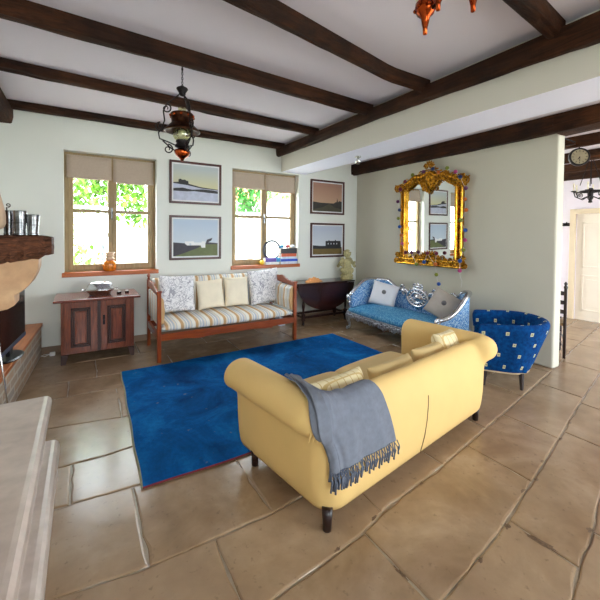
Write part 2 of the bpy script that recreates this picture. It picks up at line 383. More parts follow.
def slab(x0, x1, lo, hi):
    pts = []; n = max(3, int((x1-x0)/.09))
    for i in range(n+1): x = x0+(x1-x0)*i/n; pts.append([x, interp(lo, x)])
    m = max(3, int((interp(hi, x1)-interp(lo, x1))/.09))
    for i in range(1, m): pts.append([x1, interp(lo, x1)+(interp(hi, x1)-interp(lo, x1))*i/m])
    for i in range(n+1): x = x1+(x0-x1)*i/n; pts.append([x, interp(hi, x)])
    for i in range(1, m): pts.append([x0, interp(hi, x0)+(interp(lo, x0)-interp(hi, x0))*i/m])
    k = len(pts); out = []
    for ins, z in ((.002, -.012), (.006, -.003), (.014, 0)):
        ring = []
        for i in range(k):
            a = Vector(pts[i-1]); b = Vector(pts[i]); c = Vector(pts[(i+1) % k]); t1 = (b-a).normalized(); t2 = (c-b).normalized()
            nn = Vector((-t1.y, t1.x))+Vector((-t2.y, t2.x)); nn.normalize(); d = max(.5, nn.dot(Vector((-t1.y, t1.x))))
            ring.append(b+nn*(ins/d))
        out.append([(p.x, p.y, z) for p in ring])
    jit = [(rnd.gauss(0, .003)*(1 if rnd.random() < .92 else 3), rnd.gauss(0, .003)) for _ in range(k)]
    out = [[(p[0]+j[0]*(.6+q*.5), p[1]+j[1]*(.6+q*.5), p[2]) for p, j in zip(r, jit)] for q, r in enumerate(out)]
    fl.grid(out, closed=True); o = len(fl.v)-k
    fl.f.append(tuple(range(o, o+k))); fl.mi.append(0); fl.uv.append(None)
for i in range(len(rows)-1):
    xs = [-1.2]+joints[i]+[8.0]
    for a, b in zip(xs, xs[1:]): slab(a, b, rows[i], rows[i+1])
fl.m = 1; fl.box(-1.25, 8.05, -2.75, 5.5, -.12, -.007)
pr_ = random.Random(41)
pits = [(1.885, .655, .095, .02, -1.42), (1.13, .92, .045, .012, -1.5)]
for x_, k_, o_, sx_, sy_ in ((2.38, 5, -.014, .026, .014), (2.2, 5, .012, .03, .012), (1.84, 5, -.016, .028, .016), (1.52, 5, -.014, .024, .012), (2.62, 5, .014, .022, .012), (3.05, 5, -.012, .03, .012), (3.4, 5, -.012, .03, .01), (2.2, 4, .014, .028, .016), (.95, 6, .012, .03, .01), (1.25, 6, .012, .03, .01), (1.7, 6, -.012, .026, .01)): pits.append((x_, interp(rows[k_], x_)+o_, sx_, sy_, .2))
for (x_, y_, sx_, sy_, a_) in pits:
    n_ = 16; ring = []
    for k in range(n_):
        a = 2*PI*k/n_; rr_ = pr_.uniform(.45, 1.15); px_, py_ = sx_*rr_*math.cos(a), sy_*rr_*math.sin(a)
        ring.append((x_+px_*math.cos(a_)-py_*math.sin(a_), y_+px_*math.sin(a_)+py_*math.cos(a_), .0006))
    fl.m = 2; fl.add(ring, [tuple(range(n_))]); fl.m = 1
struct(fl.build('floor', [M['floor'], M['grout'], plain('worn_pit', (98, 74, 50), .8, var=.3, scale=60, bump=.6, bs=60)]), 'large irregular limestone flagstones')

def wall_rects(mb, u0, u1, z0, z1, holes, mk):
    us = sorted({u0, u1, *[h[0] for h in holes], *[h[1] for h in holes]}); zs = sorted({z0, z1, *[h[2] for h in holes], *[h[3] for h in holes]})
    for a, b in zip(us, us[1:]):
        for c, d in zip(zs, zs[1:]):
            if any(h[0] <= a and b <= h[1] and h[2] <= c and d <= h[3] for h in holes): continue
            mk(a, b, c, d)
W1 = (-.345, .805, 1.0, 2.665); W2 = (1.985, 3.27, 1.0, 2.665)
Wfill = (5.5, 7.5, .9, 2.5); w = MB()  # unseen opening, added to brighten the far room
wall_rects(w, -1.4, 8.2, 0, 3.4, [W1, W2, Wfill], lambda a, b, c, d: w.box(a, b, DY, DY+.3, c, d))
struct(w.build('wall_back', M['wall'], weld=.0001), 'pale greenish white wall with the two windows')
w = MB(); w.box(-1.4, -1.2, -2.9, DY, 0, 3.4); struct(w.build('wall_left', M['wall']))
FH = [(-.9, .7, 1.15, 2.5), (2.7, 4.7, .9, 2.5), (5.3, 7.6, .2, 2.5)]  # unseen openings behind the camera, added and sized for the light they let in
w = MB(); wall_rects(w, -1.4, 8.2, 0, 3.4, FH, lambda a, b, c, d: w.box(a, b, -2.9, -2.7, c, d))
struct(w.build('wall_front', M['wall'], weld=.0001))
w = MB(); w.box(WX, 4.82, 1.8, DY, 0, 2.99); struct(w.build('wall_right', M['wallr'], bevel=.02), 'partition wall with backlit shade in its colour, carrying the gilt mirror')
w = MB(); wall_rects(w, -2.9, 5.6, 0, 3.4, [(1.98, 2.86, 0, 2.02)], lambda a, b, c, d: w.box(7.95, 8.15, a, b, c, d)); w.box(8.1, 8.15, 1.98, 2.86, 0, 2.02)
struct(w.build('wall_far', M['farwall'], weld=.0001), 'white wall of the room beyond')
w = MB(); w.box(-1.3, 2.9, -2.8, DY+.1, ZC, ZC+.12); struct(w.build('ceiling', M['ceil']), 'white plaster ceiling between the beams')
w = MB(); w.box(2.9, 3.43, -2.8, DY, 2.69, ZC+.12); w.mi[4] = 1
struct(w.build('trim_1', [M['soffit'], M['soffitlit']], bevel=.004), 'boxed white plaster bulkhead')
w = MB(); w.box(3.43, 8.0, -2.8, DY+.05, 2.99, 3.2); struct(w.build('ceiling_right', M['ceil']))
w = MB(); w.box(-1.2, 4.65, DY-.012, DY, 0, .085); struct(w.build('baseboard_back', plain('skirting_stone', (150, 124, 100), .5)), 'low stone skirting')

def beam(name, axis, a0, a1, prof, mat, wob=.012, seed=0, label=None, cols=None):
    """prof(t)->(lo, hi, zbot, ztop) across coordinates; axis = run direction"""
    r = random.Random(seed); n = int(abs(a1-a0)/.12)+2; rowsb = []
    ph = [r.uniform(0, 6) for _ in range(8)]
    for i in range(n):
        t = i/(n-1); a = a0+(a1-a0)*t; lo, hi, zb, zt = prof(t); q = []
        sec = [(lo, zt), (lo-.004, (zt+zb)/2), (lo+.012, zb+.012), (lo+.03, zb), ((lo+hi)/2, zb-.004), (hi-.03, zb), (hi-.012, zb+.014), (hi, (zt+zb)/2), (hi, zt)]
        for j, (c, z) in enumerate(sec):
            k = wob*(math.sin(a*3.1+ph[j % 8])*.5+math.sin(a*7.3+ph[(j+3) % 8])*.3+r.gauss(0, .22))
            if z == zt: k = 0
            c2 = c+k*(.6); z2 = z+(k*.7 if j not in (0, 8) else 0)
            q.append((a, c2, z2) if axis == 'X' else (c2, a, z2))
        rowsb.append(q)
    b = MB(); b.grid(rowsb, closed=True); o = len(b.v)
    m = len(rowsb[0]); b.f += [tuple(range(m)), tuple(range(o-m, o))[::-1]]; b.mi += [0, 0]; b.uv += [None, None]
    ob = b.build(name, mat, smooth=False); struct(ob, label); return ob
L = lambda a, b, t: a+(b-a)*t
beam('trim_2', 'X', -1.2, 2.86, lambda t: (L(1.5, 2.2, min(1, t*1.15)), L(1.66, 2.29, min(1, t*1.15)), 3.035, ZC), M['beamx'], .02, 1, 'dark hewn ceiling beam, second from the camera')
beam('trim_3', 'X', -1.2, 2.86, lambda t: (L(2.8, 3.02, t), L(2.95, 3.13, t), 3.03, ZC), M['beamx'], .02, 2, 'dark hewn ceiling beam that the oil lamp hangs from')
beam('trim_4', 'X', -1.2, 2.86, lambda t: (L(3.93, 4.18, t), L(4.05, 4.32, t), 3.06, ZC), M['beamx'], .012, 3, 'thin dark ceiling beam between the lamp beam and the window wall')
beam('trim_5', 'X', -1.2, 2.86, lambda t: (5.22, 5.4, 3.075, ZC), M['beamx'], .01, 4, 'dark ceiling beam against the window wall')
beam('trim_6', 'X', -1.2, 2.86, lambda t: (L(.6, 1.02, t), L(.75, 1.13, t), 3.03, ZC), M['beamx'], .02, 5, 'dark ceiling beam nearest the camera')
beam('trim_7', 'Y', -2.7, 5.42, lambda t: (2.79, 2.905, L(2.80, 2.955, min(1, t*1.6)), 3.085), M['beamy'], .014, 6, 'long dark girder along the bulkhead')
beam('trim_8', 'Y', -2.7, 5.42, lambda t: (-1.2, -.86, 2.91, 3.08), M['beamy'], .01, 7, 'dark girder along the left wall')
beam('trim_9', 'Y', 1.8, 5.42, lambda t: (4.5, 4.66, 2.79, 2.992), M['beamy'], .012, 8, 'dark beam along the top of the partition wall')
beam('trim_10', 'Y', -2.7, 1.8, lambda t: (4.5, 4.86, 2.79, 2.992), M['beamy'], .014, 9, 'dark beam running on past the partition end')
for k, (x, zb, zt) in enumerate([(5.42, 2.76, 2.99), (6.42, 2.745, 2.99), (7.2, 2.71, 2.99), (7.8, 2.66, 2.99)]):
    beam('trim_%d' % (11+k), 'Y', -2.7, 5.4, lambda t, x=x, zb=zb, zt=zt: (x-.045, x+.055, zb, zb+.15), M['beamy'], .01, 20+k)
w = MB(); w.box(4.86, 7.95, -2.7, 5.42, 2.90, 2.985); struct(w.build('ceiling_far', M['ceil']), 'white ceiling of the far room')

# windows
def window(n, W, broad):
    x0, x1, z0, z1 = W; y0, y1 = DY+.13, DY+.19; xm = (x0+x1)/2
    o = thing('window_%d' % n, 'two-leaf wooden window, %s' % broad, 'window', (0, 0, 0)); o['kind'] = 'structure'; del o['category']
    f = MB(); fw = .05
    f.box(x0, x0+fw, y0, y1, z0, z1).box(x1-fw, x1, y0, y1, z0, z1).box(x0+fw, x1-fw, y0, y1, z1-fw, z1).box(x0+fw, x1-fw, y0, y1, z0+.02, z0+.06)
    f.build('window_frame', M['frame'], o, bevel=.006)
    for a, b in ((x0+fw, xm), (xm, x1-fw)):
        c = MB(); cw = .055; yy0, yy1 = y0-.015, y1-.02
        zt = z1-fw; zb = z0+.06; zm = zb+(zt-zb)*.525
        c.box(a, a+cw, yy0, yy1, zb, zt).box(b-cw, b, yy0, yy1, zb, zt).box(a+cw, b-cw, yy0, yy1, zt-cw, zt).box(a+cw, b-cw, yy0, yy1, zb, zb+.075).box(a+cw, b-cw, yy0+.008, yy1-.005, zm-.023, zm+.023)
        cs = c.build('casement', M['frame'], o, bevel=.005)
        g = MB(); g.box(a+cw, b-cw, y0+.02, y0+.024, zb+.075, zt-cw); g.build('pane', M['glass'], cs)
    h = MB(); h.cyl((xm-.005, y0-.018, 1.86), (xm-.005, y0-.045, 1.86), .009).tube([(xm-.005, y0-.045, 1.87), (xm-.005, y0-.05, 1.80), (xm-.005, y0-.045, 1.76)], .008)
    h.box(xm-.016, xm+.006, y0-.022, y0-.012, 1.78, 1.93)
    h.build('window_handle', M['pewter'], o, smooth=False)
    s = MB(); s.box(x0-.025, x1+.025, DY-.035, DY-.001, z0-.02, z0+.04).box(x0, x1, DY-.001, y0+.02, z0+.0, z0+.04)
    s.build('window_sill', M['sill'], o, bevel=.006)
window(1, W1, 'left of the two, over the cabinet'); window(2, W2, 'right of the two, over the striped bench')
def blind(x0, x1, zb, label):
    b = MB(); rws = []; y = DY+.09; zt = 2.625
    prof = [(0, zt), (.012, zt-.02), (.004, zt-.06), (.004, zb+.07), (-.012, zb+.03), (-.018, zb+.01), (-.010, zb), (0, zb+.008), (.008, zb+.05)]
    for i in range(9):
        x = x0+(x1-x0)*i/8; sag = .012*math.sin(PI*i/8)*-1
        rws.append([(x, y+py, z+(sag if j > 2 else 0)) for j, (py, z) in enumerate(prof)])
    b.grid(rws); o = b.build('roman_blind', M['blind'], smooth=True, solid=.008)
    tag(o, label, 'blind', 'taupe blinds at the top of the windows')
for (x0, x1, _, _), zb, nm in ((W1, 2.31, 'left window over the cabinet'), (W2, 2.355, 'right window over the books')):
    xm = (x0+x1)/2
    blind(x0+.03, xm-.01, zb+.01, 'taupe linen blind gathered up on the left leaf of the %s' % nm)
    blind(xm+.01, x1-.03, zb-.015, 'taupe linen blind gathered up on the right leaf of the %s' % nm)

# far door
d = thing('door_1', 'cream panelled door in the room beyond', 'door'); d['kind'] = 'structure'; del d['category']
f = MB(); f.box(7.90, 7.97, 2.86, 2.95, 0, 2.11).box(7.90, 7.97, 1.89, 1.98, 0, 2.11).box(7.90, 7.97, 1.98, 2.86, 2.02, 2.11); f.build('door_frame', M['doorf'], d, bevel=.008)
f = MB(); f.box(7.98, 8.02, 1.98, 2.86, .0, 2.02)
for z0, z1 in ((.18, .86), (1.0, 1.86)):
    for y0, y1 in ((2.08, 2.76),):
        f.box(7.970, 7.98, y0, y1, z0, z0+.03).box(7.970, 7.98, y0, y1, z1-.03, z1).box(7.970, 7.98, y0, y0+.03, z0, z1).box(7.970, 7.98, y1-.03, y1, z0, z1).box(7.974, 7.98, y0+.08, y1-.08, z0+.08, z1-.08)
f.build('door_panel', M['door'], d, bevel=.004)
f = MB(); f.cyl((7.98, 2.05, 1.0), (7.93, 2.05, 1.0), .012).cyl((7.935, 2.05, 1.0), (7.935, 2.15, 1.0), .01); f.build('door_handle', M['steel'], d, smooth=True)

# ------------------------------------------------------------------ soft shapes
def pillow_mb(wd, ht, th, puck=True, seed=0, pin=.07):
    r = random.Random(seed); b = MB(); n = 14
    ph = [r.uniform(0, 6) for _ in range(4)]
    for sgn in (1, -1):
        rws = []
        for i in range(n+1):
            v = -1+2*i/n; q = []
            for j in range(n+1):
                u = -1+2*j/n
                x = u*wd/2*(1-pin*(1-v*v)*abs(u)**3*1.0); z = v*ht/2*(1-pin*(1-u*u)*abs(v)**3*1.0)
                t = th/2*(max(0, (1-u**4)*(1-v**4)))**.55
                t *= 1+.08*math.sin(u*3+ph[0])*math.cos(v*3.4+ph[1])
                q.append((x, sgn*t, z))
            rws.append(q)
        b.grid(rws)
    return b
def pillow(name, parent, wd, ht, th, mat, loc, rx=0, ry=0, rz=0, seed=0, button=None, label=None, cat='cushion', group=None):
    t = thing(name, label, cat, loc, 0, group) if button else None
    o = pillow_mb(wd, ht, th, seed=seed).build('cover' if button else name, mat, t, smooth=True, weld=.0005)
    o.modifiers.new('Subsurf', 'SUBSURF').levels = 1
    h = t if t else o
    h.location = loc; h.rotation_euler = (rx, ry, rz)
    if button:
        b = MB(); b.ball((0, -th*.46, ht*.08), .03, (1, .6, 1)); b.tube([(math.cos(a)*.03, -th*.46, ht*.08+math.sin(a)*.03) for a in [2*PI*k/14 for k in range(14)]], .009, 6, closed=True)
        b.build('button', button, h, smooth=True)
    else: tag(o, label, cat, group)
    return h
def rounded_cushion(b, x0, x1, y0, y1, z0, z1, r=.04, dome=.02, n=12):
    """puffed box"""
    cx, cy, cz = (x0+x1)/2, (y0+y1)/2, (z0+z1)/2; hx, hy, hz = (x1-x0)/2, (y1-y0)/2, (z1-z0)/2
    m = [-1, -.97, -.9, -.7, -.35, 0, .35, .7, .9, .97, 1]
    for sgn in (1, -1):
        rws = []
        for v in m:
            q = []
            for u in m:
                d = (max(0, (1-abs(u)**10)*(1-abs(v)**10)))**.4
                q.append((cx+u*hx, cy+v*hy, cz+sgn*(hz*d*.75+hz*.25*(1-u*u)*(1-v*v)**.5*1.0+(0 if d > 0 else 0))))
            rws.append(q)
        b.grid(rws)
    return b

# ------------------------------------------------------------------ rug
rg = thing('area_rug', 'large overdyed blue rug in the middle of the stone floor', 'rug', (0, 0, 0))
RC = [(.169, 2.121), (3.33, 2.11), (3.25, 4.31), (.228, 4.22)]
def rpt(u, v, z):
    a = Vector(RC[0]).lerp(Vector(RC[1]), u); b = Vector(RC[3]).lerp(Vector(RC[2]), u); p = a.lerp(b, v); return p
b = MB(); rws = []
for i in range(41):
    q = []
    for j in range(61):
        u, v = j/60, i/40; p = rpt(u, v, 0); e = .006*math.sin(u*23+1)+.004*math.sin(v*19); 
        q.append((p.x+(e if j in (0, 60) else 0), p.y+(e if i in (0, 40) else 0), .013+.0015*math.sin(u*40)*math.sin(v*31)))
    rws.append(q)
b.grid(rws)
per = rws[0]+[r[-1] for r in rws[1:]]+rws[-1][-2::-1]+[r[0] for r in rws[-2:0:-1]]
b.grid([per, [(x, y, .001) for x, y, z in per]], closed=True)
b.build('pile', M['rug'], rg)
b = MB(); b.tube([(x, y-.002, .009) for x, y, z in rws[0]], .006, 6); b.build('front_binding', M['rugred'], rg)['label'] = 'dark red edge binding'
b = MB(); b.tube([(r[0][0]-.004, r[0][1], .008) for r in rws], .008, 6); b.build('side_selvage', M['rugcream'], rg)['label'] = 'pale worn selvage'

# ------------------------------------------------------------------ cream sofa
SA = math.atan2(.155, .988)
sofa = thing('rolled_arm_sofa', 'cream sofa with rolled arms and back, seen from behind at the rug', 'sofa', (.975, 1.296, 0), SA)
X0, X1, YB, YF, CR = -.055, 1.925, -.06, .82, .16
path = []
for i in range(13): y = YF+(YB+CR-YF)*i/12; path.append(((X0, y), (-1, 0), 1.0))
sst = lambda t: t*t*(3-2*t)
for i in range(1, 10): a = PI+PI/2*i/10; path.append(((X0+CR+CR*math.cos(a), YB+CR+CR*math.sin(a)), (math.cos(a), math.sin(a)), 1-sst(min(1, max(0, (i/10-.25)/.6)))))
for i in range(25): x = X0+CR+(X1-X0-2*CR)*i/24; path.append(((x, YB), (0, -1), 0.0))
for i in range(1, 10): a = 1.5*PI+PI/2*i/10; path.append(((X1-CR+CR*math.cos(a), YB+CR+CR*math.sin(a)), (math.cos(a), math.sin(a)), sst(min(1, max(0, (i/10+.15)/.6)))))
for i in range(13): y = YB+CR+(.74-YB-CR)*i/12; path.append(((X1, y), (1, 0), 1.0))
prof0 = [(-.045, .075), (-.022, .10), (-.008, .22), (.0, .34), (.0, .44), (.008, .49), (.034, .515), (.074, .53), (.106, .56), (.119, .60), (.113, .645), (.086, .688), (.04, .712), (-.012, .718), (-.06, .708), (-.098, .682), (-.118, .64), (-.122, .59), (-.115, .54), (-.11, .42), (-.11, .30), (-.11, .14)]
profb = [(-.045, .075), (-.022, .10), (-.004, .22), (0, .32), (-.004, .42), (-.012, .48), (-.022, .52), (-.033, .55), (-.044, .58), (-.058, .612), (-.077, .64), (-.10, .66), (-.128, .668), (-.155, .664), (-.178, .648), (-.192, .62), (-.198, .58), (-.198, .54), (-.195, .48), (-.19, .42), (-.19, .30), (-.19, .14)]
def shellpt(k, j, sc=1):
    (px, py), (nx, ny), w_ = path[k]; n = profb[j][0]+(prof0[j][0]-profb[j][0])*w_; z = profb[j][1]+(prof0[j][1]-profb[j][1])*w_
    if w_ < 1 and n < -.1: n = max(n, -.13-.10*(1-w_)**2)
    if sc < 1: n = -.02+(n+.02)*sc; z = (z-.42)*sc+.42
    return (px+nx*n, py+ny*n, z)
rws = []
def prow(k, s_, dy): return [(p[0], p[1]+dy, p[2]) for p in (shellpt(k, j, s_) for j in range(len(prof0)))]
rws.append(prow(0, .80, .030)); rws.append(prow(0, .93, .026)); rws.append(prow(0, .985, .012))
for k in range(len(path)): rws.append(prow(k, 1, 0))
rws.append(prow(len(path)-1, .985, .012)); rws.append(prow(len(path)-1, .93, .026)); rws.append(prow(len(path)-1, .80, .030))
b = MB(); b.grid(rws, closed=True); m = len(prof0); o = len(b.v)
b.f += [tuple(range(m)), tuple(range(o-m, o))[::-1]]; b.mi += [0, 0]; b.uv += [None, None]
shell_v, shell_f = list(b.v), list(b.f)
b.build('upholstered_shell', M['cream'], sofa, smooth=True, sub=1)
b = MB(); b.box(.04, 1.76, .10, .79, .09, .30); b.build('seat_base', M['cream'], sofa, bevel=.02)
for a, c in ((.06, .90), (.905, 1.745)):
    b = MB(); rounded_cushion(b, a, c, .12, .85, .29, .44); b.build('seat_cushion', M['creamseat'], sofa, smooth=True, sub=1, weld=.001)
for i, (x, y) in enumerate(((0, 0), (1.79, 0), (-.0, .70), (1.79, .70))):
    b = MB(); b.lathe([(.021, 0), (.024, .004), (.026, .06), (.03, .12)], (x, y, 0), 14); b.build('leg', M['darkleg'], sofa, smooth=True)
b = MB(); sx = .85
b.tube([(sx+.20*(z-.1), YB-n-.001, z) for n, z in profb[1:6]], .003, 6)
b.build('back_seam', plain('seam_cord', (120, 92, 60), .8), sofa)['label'] = 'brown zipped seam'
b = MB()
for k in range(4):
    a = k/6; b.tube([(-.15+.09*a, -.01-.085*a, .535), (-.135+.085*a, -.012-.08*a, .575), (-.12+.08*a, .0-.07*a, .61)], [.003, .007, .002], 6)
b.build('pleats', M['cream'], sofa, smooth=True)
def sofaw(x, y, z):
    v = Matrix.Rotation(SA, 3, 'Z') @ Vector((x, y, 0)); return (v.x+.975, v.y+1.296, z)
for x, w_, h, z, y, mt, lb, sd in ((.36, .52, .26, .545, .25, 'check', 'cream checked cushion beside the grey throw on the cream sofa', 1),
        (.90, .54, .28, .525, .21, 'creamseat', 'plain cream back cushion in the middle of the cream sofa', 2),
        (1.42, .46, .28, .54, .21, 'creamseat', 'plain cream back cushion at the far arm of the cream sofa', 3),
        (1.70, .32, .28, .60, .22, 'check', 'small cream checked cushion standing above the others at the far arm of the cream sofa', 4)):
    pillow('sofa_cushion', None, w_, h, .15, M[mt], sofaw(x, y, z), rx=-.42, rz=SA, seed=sd, label=lb, cat='cushion', group='cushions on the cream sofa')

# throw over the sofa back
th = thing('throw_blanket', 'grey woollen throw with knotted fringe over the cream sofa back', 'blanket', (.975, 1.296, 0), SA)
from mathutils.bvhtree import BVHTree
bvh = BVHTree.FromPolygons([Vector(p) for p in shell_v], [tuple(f) for f in shell_f])
def drape(ctrl, off, n, m, seed, wr=1):
    """ctrl: rows of control points (top to bottom) laid onto the sofa surface, then lifted by off and rippled"""
    r = random.Random(seed); ph = [r.uniform(0, 6) for _ in range(4)]
    def lerp_list(L_, t): t = t*(len(L_)-1); i = min(int(t), len(L_)-2); return Vector(L_[i]).lerp(Vector(L_[i+1]), t-i)
    out = []
    for i in range(n+1):
        t = i/n; tt = t*(len(ctrl)-1); a = min(int(tt), len(ctrl)-2); f = tt-a; q = []
        for j in range(m+1):
            u = j/m; p = lerp_list(ctrl[a], u).lerp(lerp_list(ctrl[a+1], u), f)
            hit = bvh.find_nearest(p); nn = hit[1]; c = hit[0]
            if nn.dot(Vector((p.x-.9, p.y-.4, p.z-.45))) < 0 and p.z < .6: nn = -nn
            d = (p-c); d = d.normalized() if d.length > .004 else nn
            rip = .004*math.sin(u*19*wr+ph[0]+t*2)+.003*math.sin(u*37*wr+ph[1]-t*3)+.004*math.sin(t*9+u*6+ph[2])
            q.append(tuple(c+d*(off+rip+.004)))
        out.append(q)
    return out
CT = [[(.03, .34, .72), (.10, .24, .66), (.22, .17, .62), (.42, .17, .60)],
      [(-.01, .30, .76), (.04, .15, .74), (.20, .09, .72), (.42, .09, .71)],
      [(-.04, .16, .77), (.02, .02, .75), (.20, .00, .72), (.43, .01, .70)],
      [(-.10, .0, .73), (-.01, -.08, .68), (.20, -.07, .66), (.45, -.06, .64)],
      [(-.12, -.06, .60), (.01, -.12, .56), (.22, -.12, .55), (.47, -.12, .54)],
      [(-.08, -.11, .45), (.04, -.14, .44), (.24, -.14, .44), (.49, -.14, .43)],
      [(-.055, -.10, .345), (.06, -.14, .34), (.26, -.14, .34), (.51, -.14, .33)]]
r1 = drape(CT, .013, 26, 26, 5)
b = MB(); b.grid(r1); clo = b.build('cloth', M['throw'], th, smooth=True, solid=.007, sub=1)
r2 = drape([[Vector(q[0]).lerp(Vector(q[1]), -.10), Vector(q[0]).lerp(Vector(q[1]), .42)] for q in CT], .034, 26, 6, 6, 2)
b = MB(); b.grid(r2); b.build('folded_edge', M['throw'], th, smooth=True, solid=.013, sub=1)
r3 = drape([[Vector(q[0]).lerp(Vector(q[1]), -.32), Vector(q[0]).lerp(Vector(q[1]), .22)] for q in CT[:6]]+[[Vector(CT[6][0])+Vector((-.04, 0, .05)), Vector(CT[6][0])+Vector((.02, 0, .03))]], .020, 26, 5, 7, 2)
b = MB(); b.grid(r3); b.build('under_fold', M['throw'], th, smooth=True, solid=.008, sub=1)
b = MB(); r = random.Random(9)
for rr, cnt in ((r1, 36), (r3, 5), (r2, 5)):
    a = rr[-1]
    for k in range(cnt):
        t = k/(cnt-1)*(len(a)-1); i0 = min(int(t), len(a)-2); p = Vector(a[i0]).lerp(Vector(a[i0+1]), t-i0)
        dx = r.uniform(-.012, .012); ln = r.uniform(.075, .1)
        b.tube([p+Vector((0, -.002, .01)), p+Vector((dx, -.012, -ln*.3)), p+Vector((dx*.5, -.014, -ln*.4)), p+Vector((dx*.6, -.008, -ln*.75)), p+Vector((dx, -.006, -ln))], [.0035, .0035, .007, .0045, .006], 6)
        if k % 2 == 0 and k+1 < cnt:
            b.tube([p+Vector((0, -.006, .0)), p+Vector((.018, -.016, -.03)), p+Vector((.03, -.01, -.05))], .003, 5)
b.build('fringe', M['throwd'], clo, smooth=True)

# ------------------------------------------------------------------ blue tub chair
tub = thing('tub_chair', 'royal blue tub chair with small cream squares by the partition end', 'armchair', (3.85, 1.92, 0), .64); tub.scale = (1.05, 1.05, 1.0)
def utrack(hx, yb, yf, n=34):
    pts = []
    for i in range(n+1):
        t = i/n
        if t < .25: pts.append((-hx, yf+(yb+hx*.8-yf)*(t/.25)))
        elif t > .75: pts.append((hx, yf+(yb+hx*.8-yf)*((1-t)/.25)))
        else: a = PI+PI*(t-.25)/.5; pts.append((hx*math.cos(a), yb+hx*.8+hx*.8*math.sin(a)))
    return pts
levels = [(.27, -.20, .26, .17, 0), (.285, -.225, .275, .19, .02), (.315, -.265, .285, .32, .15), (.345, -.31, .30, .45, .29), (.375, -.35, .31, .57, .42), (.395, -.372, .315, .64, .49),
          (.398, -.375, .315, .675, .53), (.385, -.36, .31, .70, .56), (.36, -.335, .30, .708, .59), (.335, -.31, .295, .695, .62), (.32, -.295, .295, .66, .66), (.305, -.28, .29, .55, .77), (.29, -.265, .29, .40, .92)]
b = MB(); rws = []; uvs = []
for hx, yb, yf, z, v in levels:
    tr = utrack(hx, yb, yf); acc = 0; q = []; uq = []
    for i, (x, y) in enumerate(tr):
        if i: acc += math.dist(utrack(.34, -.3, .3)[i], utrack(.34, -.3, .3)[i-1])
        arm = abs(i/34-.5)*2; q.append((x, y, z-(.03*arm**2 if z > .5 else 0))); uq.append((acc+.02, v))
    rws.append(q); uvs.append(uq)
b.grid(rws, uv=uvs)
for e in (0, -1):
    a = [r[e] for r in rws]; o = len(b.v); uvv = [(p[0]*1.0+.5, p[2]) for p in a]; b.add(a, [tuple(range(len(a)))], uvv)
b.build('shell', M['tub'], tub, smooth=True, sub=1, weld=.0001)
b = MB(); b.box(-.25, .25, -.15, .255, .175, .30)
b.uv = [[(v[0], v[2]) for v in [b.v[i] for i in f]] for f in b.f]; b.build('seat_base', M['tub'], tub, bevel=.02)
b = MB(); rounded_cushion(b, -.25, .25, -.15, .30, .29, .44); b.uv = [[(b.v[i][0], b.v[i][1]) for i in f] for f in b.f]
b.build('seat_cushion', M['tub'], tub, smooth=True, sub=1, weld=.001)
b = MB(); tr = utrack(.272, -.203, .262); b.tube([(x, y, .168) for x, y in tr], .008, 6); b.build('bottom_gimp', plain('beige_gimp', (190, 168, 136), .8), tub)['label'] = 'beige braid edging'
for x, y in ((-.23, -.10), (.20, -.10), (-.24, .22), (.24, .22)):
    b = MB(); b.tube([(x*1.05, y*1.05, 0), (x, y, .17)], [.016, .026], 4); b.build('leg', M['darkleg'], tub, bevel=.003)

# ------------------------------------------------------------------ striped bench
bn = thing('wooden_settee', 'mahogany framed bench with beige striped upholstery under the pictures', 'bench', (1.62, 4.70, 0))
xl, xr, yf, yb = -.965, .955, -.345, .44
for x, nm in ((xl, 'left'), (xr, 'right')):
    b = MB(); b.box(x-.024, x+.024, yf-.024, yf+.024, 0, .86); b.box(x-.03, x+.03, yf-.03, yf+.03, .85, .875)
    b.build('front_post', M['mahogz'], bn, bevel=.006)
    b = MB(); b.box(x-.022, x+.022, yb-.022, yb+.022, 0, .93); b.lathe([(.012, .93), (.02, .94), (.012, .955), (.024, .975), (.022, .995), (.004, 1.015)], (x, yb, 0), 12)
    b.build('back_post', M['mahogz'], bn, bevel=.004)
    # carved arm board
    poly = [(yf, .80)]; n = 16
    for i in range(n+1):
        t = i/n; y = yf+(yb-yf)*t; z = .845+.085*t+.03*math.sin(t*PI)*math.sin(t*PI*3)**2+(.02 if .3 < t < .7 else 0); poly.append((y, z))
    poly += [(yb, .84)]; b = MB(); b.prism(poly, x-.014, x+.014, 'X'); b.build('arm_board', M['mahogz'], bn, bevel=.004)
    b = MB(); s = 1 if x < 0 else -1; rws = []
    for i in range(9):
        y = yf+.02+(yb-yf-.04)*i/8; rws.append([(x+s*.02, y, .44), (x+s*.06, y, .46), (x+s*.075, y, .6), (x+s*.06, y, .76), (x+s*.02, y, .80), (x-s*.008, y, .8), (x-s*.008, y, .44)])
    b.grid(rws, closed=True); b.f += [tuple(range(7)), tuple(range(56, 63))[::-1]]; b.mi += [0, 0]; b.uv += [None, None]
    b.build('arm_pad', M['stripey'], bn, bevel=.01)
    b = MB(); b.box(x-.016, x+.016, yf, yb, .26, .345); b.build('side_rail', M['mahogz'], bn, bevel=.004)
poly = [(xl, .345), (xl, .262)]
for i in range(41):
    t = i/40; poly.append((xl+(xr-xl)*t, .262-.018*math.exp(-((t-.25)/.05)**2)-.018*math.exp(-((t-.75)/.05)**2)-.012*math.sin(PI*t)))
poly += [(xr, .345)]
b = MB(); b.prism(poly, yf-.018, yf+.012, 'Y'); b.build('front_rail', M['mahog'], bn, bevel=.004)
b = MB(); b.box(xl, xr, yb-.015, yb+.015, .26, .34).box(xl, xr, yb-.012, yb+.016, .86, .92); b.build('back_rail', M['mahog'], bn, bevel=.004)
b = MB(); rounded_cushion(b, xl+.02, xr-.02, yf-.012, yb-.04, .335, .475); b.build('seat_cushion', M['stripe'], bn, smooth=True, weld=.001, sub=1)
